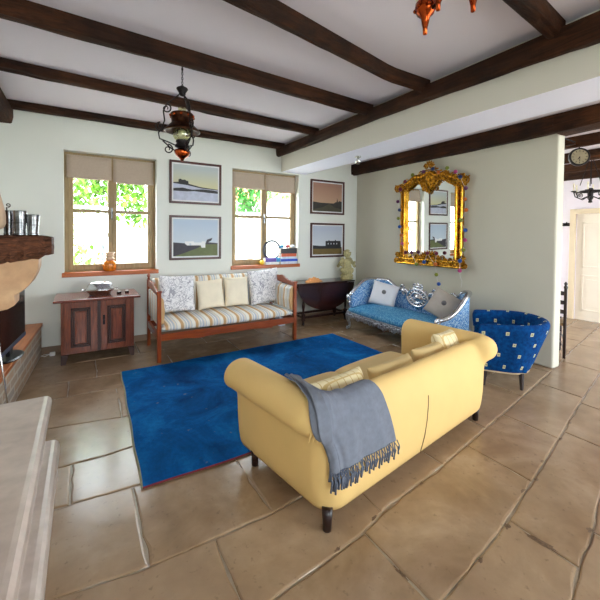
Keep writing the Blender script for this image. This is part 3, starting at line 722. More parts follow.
b = MB(); rounded_cushion(b, -.5, .5, -.5, .5, -.5, .5); b = MB()
rws = []
for i in range(25):
    x = xl+.03+(xr-xl-.06)*i/24; pf = .012*math.sin(PI*i/24)
    rws.append([(x, yb-.012, .44), (x, yb-.07-pf, .45), (x, yb-.10-pf, .6), (x, yb-.095-pf, .8), (x, yb-.07-pf, .915+pf*.5), (x, yb-.03, .945+pf*.5), (x, yb-.012, .93)])
b.grid(rws, closed=True); b.f += [tuple(range(7)), tuple(range(24*7, 25*7))[::-1]]; b.mi += [0, 0]; b.uv += [None, None]
b.build('back_upholstery', M['stripe'], bn, smooth=True)
def benchp(u0, u1, ht, mat, lb, seed, ry=0):
    ya = 4.92
    p0 = Cc + ray(u0, 295)*((ya-Cc.y)/ray(u0, 295).y); p1 = Cc + ray(u1, 295)*((ya-Cc.y)/ray(u1, 295).y)
    wd = p1.x-p0.x; x = (p0.x+p1.x)/2
    pillow('bench_cushion', None, wd, ht, .15, M[mat], (x, ya+.02, .462+ht/2), rx=-.22, ry=ry, seed=seed, label=lb, group='cushions along the striped bench')
benchp(158, 196, .54, 'paisley', 'white cushion with dark scrolling line print at the cabinet end of the striped bench', 11, .03)
benchp(196.5, 224.5, .45, 'creamlinen', 'plain cream cushion next to the printed cushion at the cabinet end of the bench', 12, -.05)
benchp(224, 249, .47, 'creamlinen', 'plain cream cushion beside the printed cushion under the right window', 13, .02)
benchp(248.5, 281, .57, 'paisley', 'white cushion with dark scrolling line print at the table end of the striped bench', 14, -.08)

# ------------------------------------------------------------------ cabinet
cb = thing('side_cabinet', 'low dark walnut cabinet with two panelled doors under the left window', 'cabinet', (.01, 5.05, 0))
cx0, cx1, cy0, cy1 = -.37, .42, -.25, .26
b = MB(); b.box(cx0-.07, cx1+.065, cy0-.09, cy1+.03, .755, .785); b.build('top', M['cabtop'], cb, bevel=.008)
b = MB(); b.box(cx0, cx1, cy0+.02, cy1, .115, .755)
b.build('carcass', M['cab'], cb, bevel=.004)
for x in (cx0, cx1-.045):
    for y in (cy0, cy1-.045):
        b = MB(); s = 1 if x < 0 else -1
        b.prism([(x, 0), (x+.045, 0), (x+.045 + (.03 if s > 0 else 0), .115), (x - (.03 if s < 0 else 0), .115)], y, y+.045, 'Y'); b.build('foot', M['cabdark'], cb, bevel=.003)
for s, (a, c) in (('l', (cx0+.03, .005)), ('r', (.045, cx1-.03))):
    b = MB(); z0, z1 = .125, .74
    st = .07; y0 = cy0-.002; y1 = cy0+.02
    b.box(a, a+st, y0, y1, z0, z1).box(c-st, c, y0, y1, z0, z1).box(a+st, c-st, y0, y1, z0, z0+st).box(a+st, c-st, y0, y1, z1-st, z1)
    b.box(a+st, c-st, y0+.012, y1, z0+st, z1-st)
    dr = b.build('door', M['cab'], cb, bevel=.003)
    b = MB()
    for q, dd in ((0, 0), (.022, .004)):
        A, C_, Z0, Z1 = a+st+q, c-st-q, z0+st+q, z1-st-q; w_ = .018
        b.box(A, A+w_, y0-.006+dd, y0+.014, Z0, Z1).box(C_-w_, C_, y0-.006+dd, y0+.014, Z0, Z1).box(A, C_, y0-.006+dd, y0+.014, Z0, Z0+w_).box(A, C_, y0-.006+dd, y0+.014, Z1-w_, Z1)
    b.build('moulding', M['cabdark'], dr, bevel=.004)
    b = MB(); b.box(a+st+.05, c-st-.05, y0+.001, y0+.013, z0+st+.05, z1-st-.05); b.build('raised_panel', M['cab'], dr, bevel=.006)
    if s == 'r':
        b = MB(); b.box(a+.02, a+.045, y0-.006, y0, .44, .56); b.ball((a+.032, y0-.014, .50), .012); b.build('lock_plate', M['iron'], dr, bevel=.002)
b = MB(); b.box(.008, .042, cy0+.006, cy0+.02, .12, .745); b.build('centre_stile', M['cabdark'], cb)

ds = thing('covered_dish', 'oval silver covered dish on the walnut cabinet', 'dish', (.055, 5.02, .785))
b = MB(); b.lathe([(.10, 0), (.12, .004), (.125, .02), (.15, .045), (.165, .06), (.168, .068), (.15, .07), (.02, .07)], n=36, sy=.72); b.build('bowl', M['steel'], ds, smooth=True)
b = MB(); b.lathe([(.168, .071), (.162, .08), (.15, .10), (.135, .13), (.11, .15), (.06, .163), (.0, .166)], n=36, sy=.72); b.build('lid', M['silverb'], ds, smooth=True)
for s in (-1, 1): b = MB(); b.spiral((s*.178, 0, .066), (s, 0, 0), (0, 1, 0), .03, .03, -PI/2, PI/2, .006, .006, 10); b.build('handle', M['steel'], ds, smooth=True)
for x, y, lb in ((.27, 4.98, 'small dark salt cellar with white top, nearer the silver dish'), (.365, 5.01, 'small dark salt cellar with white top, nearer the end of the cabinet')):
    t = thing('salt_cellar', lb, 'ornament', (x, y, .785), 0, 'small pots on the cabinet')
    b = MB(); b.lathe([(.022, 0), (.028, .006), (.028, .02), (.02, .026)], n=16); b.build('pot', M['screen'], t, smooth=True)
    b = MB(); b.lathe([(.019, .0262), (.019, .032), (.004, .036)], n=16); b.build('candle', M['whitep'], t, smooth=True)

# amber jar on the sill
jr = thing('mosaic_jar', 'amber mosaic glass jar on the left window sill', 'jar', (.19, 5.475, 1.04))
b = MB(); b.lathe([(.06, 0), (.078, .01), (.085, .05), (.085, .11), (.075, .135), (.05, .15)], n=20); b.build('body', M['amber'], jr, smooth=True)
b = MB(); b.lathe([(.05, .15), (.06, .165), (.066, .175), (.05, .185), (.048, .20), (.068, .215), (.055, .225), (.052, .24), (.07, .255), (.066, .262), (.04, .262)], n=20); b.build('neck', M['jarclear'], jr, smooth=True)

# ------------------------------------------------------------------ books etc. on the right sill
SZ = 1.04
def book(x0, x1, y0, y1, z0, h, c, lb, rz=0, pages=True):
    t = thing('book', lb, 'book', ((x0+x1)/2, (y0+y1)/2, z0), rz, 'books stacked on the right window sill')
    hx, hy = (x1-x0)/2, (y1-y0)/2; m = plain('book_cover', c, .4, var=.12, scale=30)
    b = MB(); b.box(-hx, hx, -hy, hy, 0, .004).box(-hx, hx, -hy, hy, h-.004, h).box(-hx, hx, -hy, -hy+.004, .004, h-.004); b.build('cover', m, t)
    b = MB(); b.box(-hx+.004, hx-.004, -hy+.0042, hy-.004, .0042, h-.0042); b.build('pages', M['creamlinen'], t)
yy = (5.39, 5.50)
z = SZ+.001
for h, c, lb, (a, c2) in ((.045, (236, 236, 236), 'white book lowest in the left pile on the window sill', (2.60, 2.86)), (.07, (92, 58, 160), 'purple book in the left pile on the window sill', (2.59, 2.80))):
    book(a, c2, *yy, z, h, c, lb); z += h+.001
book(2.805, 2.885, 5.39, 5.50, SZ+.047, .065, (30, 150, 210), 'turquoise book beside the purple one on the window sill')
z = SZ+.001
for h, c, lb, (a, c2), r in ((.045, (222, 226, 236), 'thin pale book lowest in the right pile on the window sill', (2.89, 3.23), 0), (.045, (24, 76, 200), 'bright blue book near the bottom of the right pile', (2.89, 3.24), .02),
        (.04, (206, 222, 240), 'pale blue book between the blue and the orange ones', (2.90, 3.22), -.02), (.055, (222, 96, 52), 'orange red book below the black one in the right pile', (2.90, 3.21), 0), (.095, (34, 32, 40), 'thick black book near the top of the right pile', (2.89, 3.22), .015)):
    if z > SZ+.03 and False: pass
    book(a, c2, 5.385, 5.50, z if not (a < 2.9 and z < SZ+.005) else z, h, c, lb, 0); z += h+.001
zt = z
r = random.Random(4)
for k, (x, c, lb) in enumerate(((2.935, (60, 150, 214), 'crumpled light blue packet on top of the right pile of books'), (3.055, (204, 60, 70), 'crumpled red packet on top of the right pile of books'), (3.17, (220, 226, 236), 'crumpled white packet on top of the right pile of books'))):
    b = MB(); b.ball((0, 0, .03), .048, (1.0, .9, .6), 14, 8)
    b.v = [(p[0]*(1+r.uniform(-.15, .15)), p[1]*(1+r.uniform(-.15, .15)), max(.001, p[2]*(1+r.uniform(-.15, .15)))) for p in b.v]
    o = b.build('crumpled_packet', plain('packet', c, .35, var=.3, scale=40)); o.location = (x, 5.445, zt); tag(o, lb, 'packet', 'packets on the books')
b = MB(); b.ball((0, 0, .04), .04, (1, 1, 1), 14, 8); o = b.build('yellow_ball', plain('yellow_rubber', (238, 206, 60), .5)); o.location = (2.545, 5.44, SZ); o.location.z = SZ
tag(o, 'small yellow ball on the window sill beside the books', 'ball')
pl = thing('glass_dish', 'round clear glass dish with dark grey rim leaning on the right window', 'dish', (2.78, 5.537, SZ+.092)); pl.rotation_euler = (-.04, 0, 0)
b = MB(); b.lathe([(.0, 0), (.12, 0), (.16, -.006)], (0, -.012, .16), 40, 'Y'); b.v = [p for p in b.v]; b.build('dish_face', M['glassp'], pl, smooth=True, solid=.006)
b = MB(); b.tube([(math.cos(a)*.165, -.02, .16+math.sin(a)*.165) for a in [2*PI*k/40 for k in range(40)]], .02, 8, closed=True); b.build('rim', plain('grey_rim', (70, 72, 82), .4), pl, smooth=True)

# ------------------------------------------------------------------ framed pictures
def picture(x0, x1, z0, z1, kind, lb):
    t = thing('framed_picture', lb, 'picture', ((x0+x1)/2, DY-.001, (z0+z1)/2), 0, 'framed landscapes on the window wall')
    hx, hz = (x1-x0)/2, (z1-z0)/2; fw = .034
    b = MB()
    for a in ((-hx, hx, hz-fw, hz), (-hx, hx, -hz, -hz+fw), (-hx, -hx+fw, -hz+fw, hz-fw), (hx-fw, hx, -hz+fw, hz-fw)): b.box(a[0], a[1], -.028, 0, a[2], a[3])
    b.build('frame', M['picframe'], t, bevel=.004)
    b = MB(); b.box(-hx+fw, hx-fw, -.012, -.002, -hz+fw, hz-fw); b.build('mount', M['whitep'], t)
    ix, iz = hx-fw-.022, hz-fw-.022
    cs = {'snow': [(188, 196, 196), (214, 208, 160), (192, 196, 214), (46, 44, 46)], 'white': [(186, 202, 220), (206, 216, 226), (108, 116, 74), (66, 62, 70)],
          'dusk': [(168, 126, 106), (186, 150, 124), (78, 74, 56), (54, 48, 44)], 'hall': [(184, 192, 208), (206, 210, 216), (118, 98, 52), (44, 44, 48)]}[kind]
    nt = NT('print_sky_'+kind); v = nt.coord('Generated'); sp = nt.n('ShaderNodeSeparateXYZ'); nt.l(v, sp.inputs[0])
    ms = [nt.fin(nt.ramp(sp.outputs[2], [(.35, S(cs[1])), (.9, S(cs[0]))]), .6), plain('print_ground_'+kind, cs[2], .6, var=.12, scale=14), plain('print_dark_'+kind, cs[3], .6, var=.15, scale=20), plain('print_white', (238, 238, 238), .6)]
    b = MB()
    def poly(pts, m, d): b.m = m; b.prism([(ix*a, iz*c) for a, c in pts], -.0125-d*.0007, -.0122, 'Y'); b.m = 0
    poly([(-1, -1), (1, -1), (1, 1), (-1, 1)], 0, 0)
    if kind == 'snow':
        poly([(-1, -1), (1, -1), (1, -.28), (0, -.2), (-.6, -.02), (-1, -.02)], 1, 1)
        poly([(-1, -.02), (-.78, 0), (-.78, .14), (-.7, .2), (-.62, .14), (-.5, .16), (-.42, .1), (-.36, .1), (-.34, -.06), (.2, -.2), (1, -.28), (1, -.32), (.2, -.27), (-.4, -.14), (-1, -.08)], 2, 2)
        poly([(-1, -.36), (-.6, -.3), (-.2, -.38), (-.05, -.36), (.3, -.32), (.8, -.34), (1, -.38), (1, -.52), (.5, -.5), (-.1, -.46), (-.4, -.5), (-1, -.5)], 2, 2)
    if kind == 'white':
        poly([(-1, -1), (1, -1), (1, -.3), (-1, -.3)], 1, 1); poly([(-1, -.25), (-.5, -.3), (.2, -.45), (.1, -.55), (-.7, -.9), (-1, -1)], 2, 2)
        poly([(-.5, -.32), (-.5, -.2), (-.1, -.2), (-.1, -.26), (.25, -.26), (.25, -.2), (.42, -.2), (.42, -.55), (.25, -.55), (.2, -.42), (-.4, -.42)], 3, 3)
        poly([(.45, -.25), (.5, -.1), (.75, .0), (.7, -.15), (.55, -.25), (1, -.3), (1, -.36), (.44, -.36)], 2, 3); poly([(-.3, -.3), (-.22, -.3), (-.22, -.42), (-.3, -.42)], 0, 4)
    if kind == 'dusk':
        poly([(-1, -1), (1, -1), (1, -.4), (-1, -.4)], 1, 1); poly([(-1, -.35), (-.5, -.4), (.4, -.42), (.55, -.3), (.62, -.3), (.66, .0), (.72, -.3), (.8, -.2), (1, -.25), (1, -.8), (.5, -.7), (.1, -.45), (-.3, -.7), (-1, -.9)], 2, 2)
    if kind == 'hall':
        poly([(-1, -1), (1, -1), (1, -.5), (-1, -.5)], 1, 1); poly([(-1, -.35), (-.5, -.4), (-.15, -.4), (-.15, -.05), (.05, -.05), (.05, 0), (.12, 0), (.12, -.05), (.5, -.05), (.5, .02), (.57, .02), (.57, -.05), (.9, -.05), (.95, -.6), (-1, -.6)], 2, 2)
        for a in (.0, .2, .4, .6): poly([(a, -.2), (a+.06, -.2), (a+.06, -.3), (a, -.3)], 0, 3)
    b.build('print', ms, t)
picture(.985, 1.79, 2.034, 2.688, 'snow', 'framed snow scene with yellow sky, upper picture between the windows')
picture(.985, 1.79, 1.168, 1.852, 'white', 'framed print of white cottages on a green field, lower picture between the windows')
picture(3.522, 4.32, 1.970, 2.622, 'dusk', 'framed dusky pink landscape with a road, upper picture by the room corner')
picture(3.530, 4.332, 1.140, 1.798, 'hall', 'framed print of a long dark building under pale sky, lower picture by the room corner')

# ------------------------------------------------------------------ gateleg table in the corner
gt = thing('gateleg_table', 'dark mahogany gateleg table with a rounded drop leaf in the room corner', 'table', (3.62, 5.12, 0))
b = MB(); b.box(-.72, .60, -.20, .24, .71, .735); b.build('tabletop', M['table'], gt, bevel=.006)
b = MB(); pl_ = [(-.66, .708), (.56, .708)] + [(-.05+.61*math.cos(a), .708-.46*math.sin(a)) for a in [PI*k/24 for k in range(1, 24)]]
b.prism(pl_, -.225, -.207, 'Y'); b.build('drop_leaf', M['table'], gt, bevel=.004)
for x, y in ((-.50, -.14), (.42, -.14), (-.50, .19), (.42, .19)):
    b = MB(); b.box(x-.024, x+.024, y-.024, y+.024, .56, .708); b.box(x-.024, x+.024, y-.024, y+.024, .08, .20)
    b.lathe([(.014, .0), (.024, .02), (.018, .05), (.022, .08)], (x, y, 0), 10); b.lathe([(.022, .2), (.014, .22), (.026, .3), (.028, .36), (.014, .42), (.024, .48), (.014, .52), (.022, .56)], (x, y, 0), 10)
    b.build('leg', M['table'], gt, smooth=False)
b = MB(); b.box(-.5, .42, -.155, -.125, .12, .16).box(-.5, .42, .175, .205, .12, .16).box(-.512, -.488, -.14, .19, .12, .16).box(.408, .432, -.14, .19, .12, .16); b.build('stretcher', M['table'], gt)
b = MB(); b.box(-.5, .42, -.15, .2, .62, .708); b.build('apron', M['table'], gt)
r = random.Random(12); b = MB(); rws = []
for i in range(13):
    v = i/12; rws.append([((u-.5)*.34, (v-.5)*.16+.02*math.sin(u*9), max(.003, .105*math.sin(PI*u)**.6*math.sin(PI*v)**.6*(.62+.25*math.sin(u*13+v*6)+.18*math.sin(u*27-v*9+1)))) for u in [j/18 for j in range(19)]])
b.grid(rws); rw0 = [[(p[0], p[1], .001) for p in q] for q in (rws[0], rws[-1])]; b.grid([rw0[0], rws[0]]); b.grid([rws[-1], rw0[1]]); b.grid([[q[0] for q in rws], [(q[0][0], q[0][1], .001) for q in rws]]); b.grid([[q[-1] for q in rws], [(q[-1][0], q[-1][1], .001) for q in rws]])
o = b.build('folded_cloth', M['orangecloth'], smooth=True, sub=1, weld=.0005); o.location = (3.39, 5.05, .735); o.rotation_euler = (0, 0, .3)
tag(o, 'crumpled orange cloth on the dark gateleg table', 'cloth')

# putto figure: one continuous skinned body
def skin_figure(name, verts, edges, radii, mat, parent=None, sub=2):
    me = bpy.data.meshes.new(name); me.from_pydata(verts, edges, []); me.materials.append(mat)
    o = bpy.data.objects.new(name, me); col.objects.link(o)
    if parent: o.parent = parent
    sm = o.modifiers.new('Skin', 'SKIN'); sm.use_smooth_shade = True
    for i, sv in enumerate(me.skin_vertices[0].data if me.skin_vertices else []): sv.radius = (radii[i], radii[i]); sv.use_root = (i == 0)
    ss = o.modifiers.new('Subsurf', 'SUBSURF'); ss.levels = sub; ss.render_levels = sub
    return o
pt = thing('cherub_statue', 'pale gilded cherub statue standing on the table in the room corner', 'statue', (4.20, 5.14, .735), -.5)
bpy.context.view_layer.update()
V = [(0, 0, .20), (0, -.005, .27), (0, 0, .34), (0, 0, .375), (0, -.01, .405), (.055, 0, .18), (.06, -.04, .09), (.055, -.01, .02), (-.055, 0, .18), (-.06, -.01, .09), (-.055, .0, .02),
     (.07, 0, .335), (.12, -.05, .29), (.135, -.09, .34), (-.07, 0, .335), (-.13, -.02, .28), (-.10, -.09, .25)]
Ed = [(0, 1), (1, 2), (2, 3), (3, 4), (0, 5), (5, 6), (6, 7), (0, 8), (8, 9), (9, 10), (2, 11), (11, 12), (12, 13), (2, 14), (14, 15), (15, 16)]
Ra = [.085, .08, .07, .032, .04, .055, .045, .035, .055, .045, .035, .042, .032, .024, .042, .032, .024]
def skin_mesh(name, V, Ed, Ra, mat, parent):
    me = bpy.data.meshes.new(name); me.from_pydata(V, Ed, []); me.materials.append(mat)
    o = bpy.data.objects.new(name, me); col.objects.link(o); o.parent = parent
    o.modifiers.new('Skin', 'SKIN').use_smooth_shade = True
    if not me.skin_vertices:
        bm = bmesh.new(); bm.from_mesh(me); bm.verts.layers.skin.verify(); bm.to_mesh(me); bm.free()
    for i, sv in enumerate(me.skin_vertices[0].data): sv.radius = (Ra[i], Ra[i]); sv.use_root = i == 0
    s_ = o.modifiers.new('Subsurf', 'SUBSURF'); s_.levels = 2; s_.render_levels = 2
    return o
skin_mesh('body', V, Ed, Ra, M['plaster'], pt)
b = MB(); b.ball((0, -.012, .47), .068, (.92, 1, 1.08), 20, 14); b.ball((0, -.078, .468), .012, (1, 1, 1.3)); b.ball((.033, -.062, .45), .02, (1, .6, 1)); b.ball((-.033, -.062, .45), .02, (1, .6, 1)); b.ball((0, -.062, .428), .018, (1.2, .8, .6)); b.ball((0, -.073, .447), .012, (1.3, .6, .5))
for s in (-1, 1): b.ball((s*.066, -.01, .468), .014, (.5, 1, 1.3)); b.ball((s*.026, -.069, .485), .009, (1.3, .6, .8))
b.build('head', M['plaster'], pt, smooth=True)
b = MB(); r = random.Random(2)
for k in range(46):
    a = r.uniform(0, 2*PI); e = r.uniform(.15, 1.5); 
    if math.sin(a) < -.3 and e < .9: continue
    b.ball((.066*math.cos(a)*math.cos(e), -.01+.07*math.sin(a)*math.cos(e), .478+.07*math.sin(e)), .018, n=8, m=6)
b.build('curls', M['plaster'], pt, smooth=True)
b = MB()
for s in (-1, 1):
    b = MB()
    for k in range(5): b.ball((s*(.085+.018*k), .06, .36-.03*k), .028, (1.1, .35, 2.0-.2*k), 10, 8, Matrix.Rotation(s*-.5, 3, 'Y'))
    b.build('wing', M['plaster'], pt, smooth=True)
b = MB(); b.lathe([(.12, 0), (.125, .01), (.11, .03), (.10, .04), (.05, .045)], n=24)
for k in range(9): a = k*.7; b.ball((.08*math.cos(a), .07*math.sin(a), .06), .045, (1, 1, .8), 10, 8)
b.build('base', M['plaster'], pt, smooth=True)
b = MB()
for k in range(12): a = PI+PI*k/11; b.ball((.10*math.cos(a), .085*math.sin(a)-.005, .17-.03*math.sin(PI*k/11)), .032, (1, .8, 1.4), 10, 8)
b.build('drapery', M['plaster'], pt, smooth=True)

# ------------------------------------------------------------------ silver settee
st = thing('carved_settee', 'silver carved settee upholstered in blue damask under the gilt mirror', 'settee', (4.10, 3.60, 0))
YL, YR = .86, -.90     # far (window) end and near end, local y
fy = [(-.42, YL-.02), (-.445, .4), (-.45, 0), (-.445, -.4), (-.42, YR+.02)]
def frontx(y): return -.41-.05*math.cos(y/1.0*PI/2)
b = MB(); rws = []
n = 26
for i in range(n+1):
    v = YR+.02+(YL-YR-.04)*i/n; fx = frontx(v); e = min(1, (1-abs(2*i/n-1))*6)**.4 if 0 < i < n else 0
    q = [(fx+.01, v, .285), (fx-.006, v, .31), (fx, v, .335+.02*e), (fx+.04, v, .35+.03*e), (fx+.2, v, .355+.055*e), (-.02, v, .355+.065*e), (.2, v, .35+.05*e), (.30, v, .34), (.30, v, .285)]
    rws.append(q)
b.grid(rws, closed=True); b.f += [tuple(range(9)), tuple(range(n*9, n*9+9))[::-1]]; b.mi += [0, 0]; b.uv += [None, None]
b.build('seat', M['damask'], st, smooth=True)
# carved apron
b = MB(); poly = []; m = 60
for i in range(m+1):
    y = YR+(YL-YR)*i/m; t = i/m; poly.append((y, .195+.03*abs(math.cos(t*PI*9))-.035*math.exp(-((t-.5)/.08)**2)-.02*math.exp(-((t-.22)/.04)**2)-.02*math.exp(-((t-.78)/.04)**2)))
rws = []
for y, z in poly:
    fx = frontx(y); rws.append([(fx-.012, y, .292), (fx-.02, y, .27), (fx-.012, y, z), (fx+.012, y, z), (fx+.02, y, .292)])
b.grid(rws, closed=True); b.f += [tuple(range(5)), tuple(range(m*5, m*5+5))[::-1]]; b.mi += [0, 0]; b.uv += [None, None]
r = random.Random(8)
for i in range(44):
    y = YR+.03+(YL-YR-.06)*i/43; fx = frontx(y); b.ball((fx-.024, y, .29), .012, n=8, m=6)
    b.ball((fx-.022, y, .245+.012*math.sin(i*1.9)), .02, (.6, 1.3, .8), 8, 6, Matrix.Rotation(r.uniform(-1, 1), 3, 'X'))
    b.ball((fx-.018, y, .215+.01*math.cos(i*1.3)), .015, (.6, .8, 1.4), 8, 6, Matrix.Rotation(r.uniform(-1, 1), 3, 'X'))
for c, s in ((-.55, 1), (-.25, -1), (0.05, 1), (.25, -1), (.55, 1), (-.05, -1)):
    fx = frontx(c)-.026; b.spiral((fx, c, .225), (0, s, 0), (0, 0, 1), .045, .008, 0, 3.4*PI, .010, .005)
b.build('apron', M['silver'], st, smooth=True)
b = MB(); b.box(-.38, .34, YR+.02, YL-.02, .22, .288); b.build('seat_rail', M['silver'], st)
for x, y in ((-.40, YL-.02), (-.40, YR+.02), (.30, YL-.05), (.30, YR+.05)):
    b = MB(); s = -1 if x < 0 else 1
    b.tube([(x, y, .29), (x+s*.035, y, .24), (x+s*.03, y, .17), (x+s*.0, y, .10), (x-s*.005, y, .05), (x+s*.02, y, .02)], [.045, .042, .032, .022, .018, .022], 10)
    b.spiral((x+s*.035, y, .028), (s, 0, 0), (0, 0, 1), .025, .006, -PI/2, 2.2*PI, .013, .006, 16); b.ball((x+s*.055, y, .24), .02, (.5, 1, 1.4))
    b.build('leg', M['silver'], st, smooth=True)
# backrest shell : path round three sides with a height at every station  (x, y, ztop)
bp = []
def seg(p, q, n, zf):
    for i in range(n): t = i/n; bp.append((p[0]+(q[0]-p[0])*t, p[1]+(q[1]-p[1])*t, zf(t)))
seg((-.38, YL), (.16, YL+.03), 12, lambda t: .55+.25*math.sin(min(1, t*1.25)*PI/2))
for i in range(6): a = PI/2*(1-i/6); bp.append((.16+.20*math.cos(a), YL-.17+.20*math.sin(a), .80-.02*i/6))
seg((.36, YL-.17), (.36, .32), 10, lambda t: .78-.14*math.sin(t*PI/2))
seg((.36, .32), (.36, -.50), 16, lambda t: .64+.0*t)
seg((.36, -.50), (.36, YR+.17), 6, lambda t: .64+.12*t**2)
for i in range(6): a = -PI/2*i/6; bp.append((.16+.20*math.cos(a), YR+.17+.20*math.sin(a), .77+.03*math.sin(PI*i/6)))
seg((.16, YR-.03), (-.38, YR), 13, lambda t: .50+.28*(1-t)**2.4)
bp.append((-.38, YR, .50))
def nrm(i):
    a = Vector(bp[max(0, i-1)][:2]); c = Vector(bp[min(len(bp)-1, i+1)][:2]); t = (c-a).normalized(); return Vector((t.y, -t.x))   # inward
b = MB(); rws = []
for i, (x, y, zt) in enumerate(bp):
    nn = nrm(i)*-1; q = []
    for o_, z in ((0, .29), (0, .4), (.0, zt-.03), (.02, zt-.01), (.05, zt-.02), (.075, zt-.07), (.085, (zt+.36)/2), (.075, .34), (.05, .29)):
        q.append((x-nn.x*o_*-1 if False else x+nn.x*-o_*-1, y+nn.y*o_, max(z, .29)))
    rws.append(q)
ctr = Vector((0, 0)); i0 = len(bp)//2
test = Vector(rws[i0][5][:2]); base_ = Vector(bp[i0][:2])
if (test-ctr).length > (base_-ctr).length:   # make the padding face the seat
    rws = [[(2*bp[i][0]-p[0], 2*bp[i][1]-p[1], p[2]) for p in q] for i, q in enumerate(rws)]
b.grid(rws, closed=True); k = 9; o = len(b.v); b.f += [tuple(range(k)), tuple(range(o-k, o))[::-1]]; b.mi += [0, 0]; b.uv += [None, None]
b.build('back_upholstery', M['damask2'], st, smooth=True)
b = MB(); b.tube([(x, y, z) for x, y, z in bp], .032, 10)
for (x, y, z), s in ((bp[0], 1), (bp[-1], -1)):
    b.spiral((x-.01, y, z-.03), (-1, 0, 0), (0, 0, 1), .05, .01, PI/2, -2.6*PI, .022, .010, 24)
    b.tube([(x, y, z-.04), (x-.012, y, z-.12), (x+.01, y, z-.2), (x-.01, y, .28)], [.024, .03, .024, .034], 10)
b.build('carved_rim', M['silverb'], st, smooth=True)
b = MB(); X_ = .265; cy, cz = -.03, .60
b.tube([(X_-.02, cy+.20*math.cos(a), cz+.135*math.sin(a)) for a in [2*PI*i/36 for i in range(36)]], .022, 8, closed=True)
b.tube([(X_-.03, cy+.11*math.cos(a), cz+.08*math.sin(a)) for a in [2*PI*i/30 for i in range(30)]], .014, 8, closed=True)
b.ball((X_-.02, cy, cz), .06, (.45, 1, .9)); b.lathe([(.0, -.03), (.10, -.022), (.17, -.004), (.185, .01), (.0, .012)], (X_, cy, cz), 28, 'X', 1.15, .78)
for i in range(16):
    a = 2*PI*i/16; b.ball((X_-.025, cy+.14*math.cos(a), cz+.102*math.sin(a)), .026, (.6, 1.3, .7), 8, 6, Matrix.Rotation(a, 3, 'X'))
    b.ball((X_-.015, cy+.20*math.cos(a), cz+.15*math.sin(a)), .028, (.5, 1.4, .7), 8, 6, Matrix.Rotation(a+.4, 3, 'X'))
for s in (-1, 1):
    b.spiral((X_-.01, cy+s*.27, cz+.05), (0, s, 0), (0, 0, 1), .06, .012, PI, -1.8*PI, .02, .008, 26)
    b.spiral((X_-.01, cy+s*.31, cz+.13), (0, -s, 0), (0, 0, 1), .045, .01, PI, -1.6*PI, .018, .008, 22)
    b.tube([(X_, cy+s*.20, cz+.02), (X_-.01, cy+s*.30, cz+.09), (X_+.02, cy+s*.42, cz+.06)], [.02, .024, .016], 8)
    b.spiral((X_-.01, cy+s*.06, cz+.19), (0, s, 0), (0, 0, 1), .035, .008, -PI/2, 2.4*PI, .015, .006, 20)
b.ball((X_-.01, cy, cz+.20), .03, (.6, .8, 1.5)); b.ball((X_-.01, cy, cz+.17), .04, (.5, 1.3, .8))
b.build('crest', M['silverb'], st, smooth=True)['label'] = 'pierced silver medallion crest'
b = MB(); b.spiral((X_-.0, -.64, .70), (0, 1, 0), (0, 0, 1), .06, .012, PI, -1.8*PI, .02, .008, 24); b.build('scroll', M['silverb'], st, smooth=True)
b = MB(); rws = [[(.36+.004, .32-.82*i/10, .42), (.31, .32-.82*i/10, .44), (.285, .32-.82*i/10, .52), (.30, .32-.82*i/10, .60), (.345, .32-.82*i/10, .635)] for i in range(11)]
b.grid(rws, closed=True); b.f += [tuple(range(5)), tuple(range(50, 55))[::-1]]; b.mi += [0, 0]; b.uv += [None, None]
b.build('back_pad', M['bluesilk'], st, smooth=True)['label'] = 'plain blue silk back pad'
pillow('button_cushion', None, .46, .42, .15, M['whitelinen'], (4.17, 4.12, .585), rx=-.30, ry=.22, rz=-.95, seed=21, button=M['btn'], label='white cushion with a button at the far end of the silver settee', group='button cushions on the silver settee')
pillow('button_cushion', None, .48, .42, .16, M['taupe'], (4.26, 3.02, .58), rx=-.36, ry=.42, rz=-1.35, seed=22, button=M['btn'], label='greyish beige cushion with a button at the near end of the silver settee', group='button cushions on the silver settee')

# ------------------------------------------------------------------ gilt mirror
mr = thing('gilt_mirror', 'large ornate gilt framed mirror on the partition wall', 'mirror', (4.585, 3.545, 1.9), math.radians(2.6)); mr.scale = (1, .955, 1)
b = MB(); b.box(-.004, .004, -.50, .50, -.70, .58); g = b.build('glass', M['mirror'], mr); g.rotation_euler = (0, math.radians(-.5), 0)
b = MB(); b.box(.006, .022, -.59, .59, -.77, .60).box(-.006, .006, .51, .575, -.74, .5).box(-.006, .006, -.575, -.51, -.74, .5); b.build('backboard', M['gold'], mr)
b = MB()
for s in (-1, 1):
    b.box(-.05, .0, s*.497-.03, s*.497+.03, -.74, .46); b.box(-.035, .0, s*.578-.022, s*.578+.022, -.74, .46)
    b.tube([(-.05, s*.497, -.72), (-.05, s*.497, .45)], .02, 8); b.tube([(-.035, s*.578, -.72), (-.035, s*.578, .45)], .018, 8)
b.box(-.055, .0, -.62, .62, -.80, -.69); b.tube([(-.055, -.6, -.71), (-.055, .6, -.71)], .016, 8); b.tube([(-.055, -.64, -.785), (-.055, .64, -.785)], .02, 8)
b.build('moulding', M['goldb'], mr, bevel=.006)
r = random.Random(31)
def leafy(b, c, s, a):
    b.ball((-.05+r.uniform(-.015, .01), c[0], c[1]), s, (.55, 1.5, .6), 8, 6, Matrix.Rotation(a, 3, 'X'))
def scrollc(b, c, rr, sg, a0=0, turns=1.7, tr=.014):
    b.spiral((-.06, c[0], c[1]), (0, sg, 0), (0, 0, 1), rr, rr*.15, a0, a0+turns*2*PI, tr, tr*.5, 22, 6)
b = MB()   # crest
arch = []
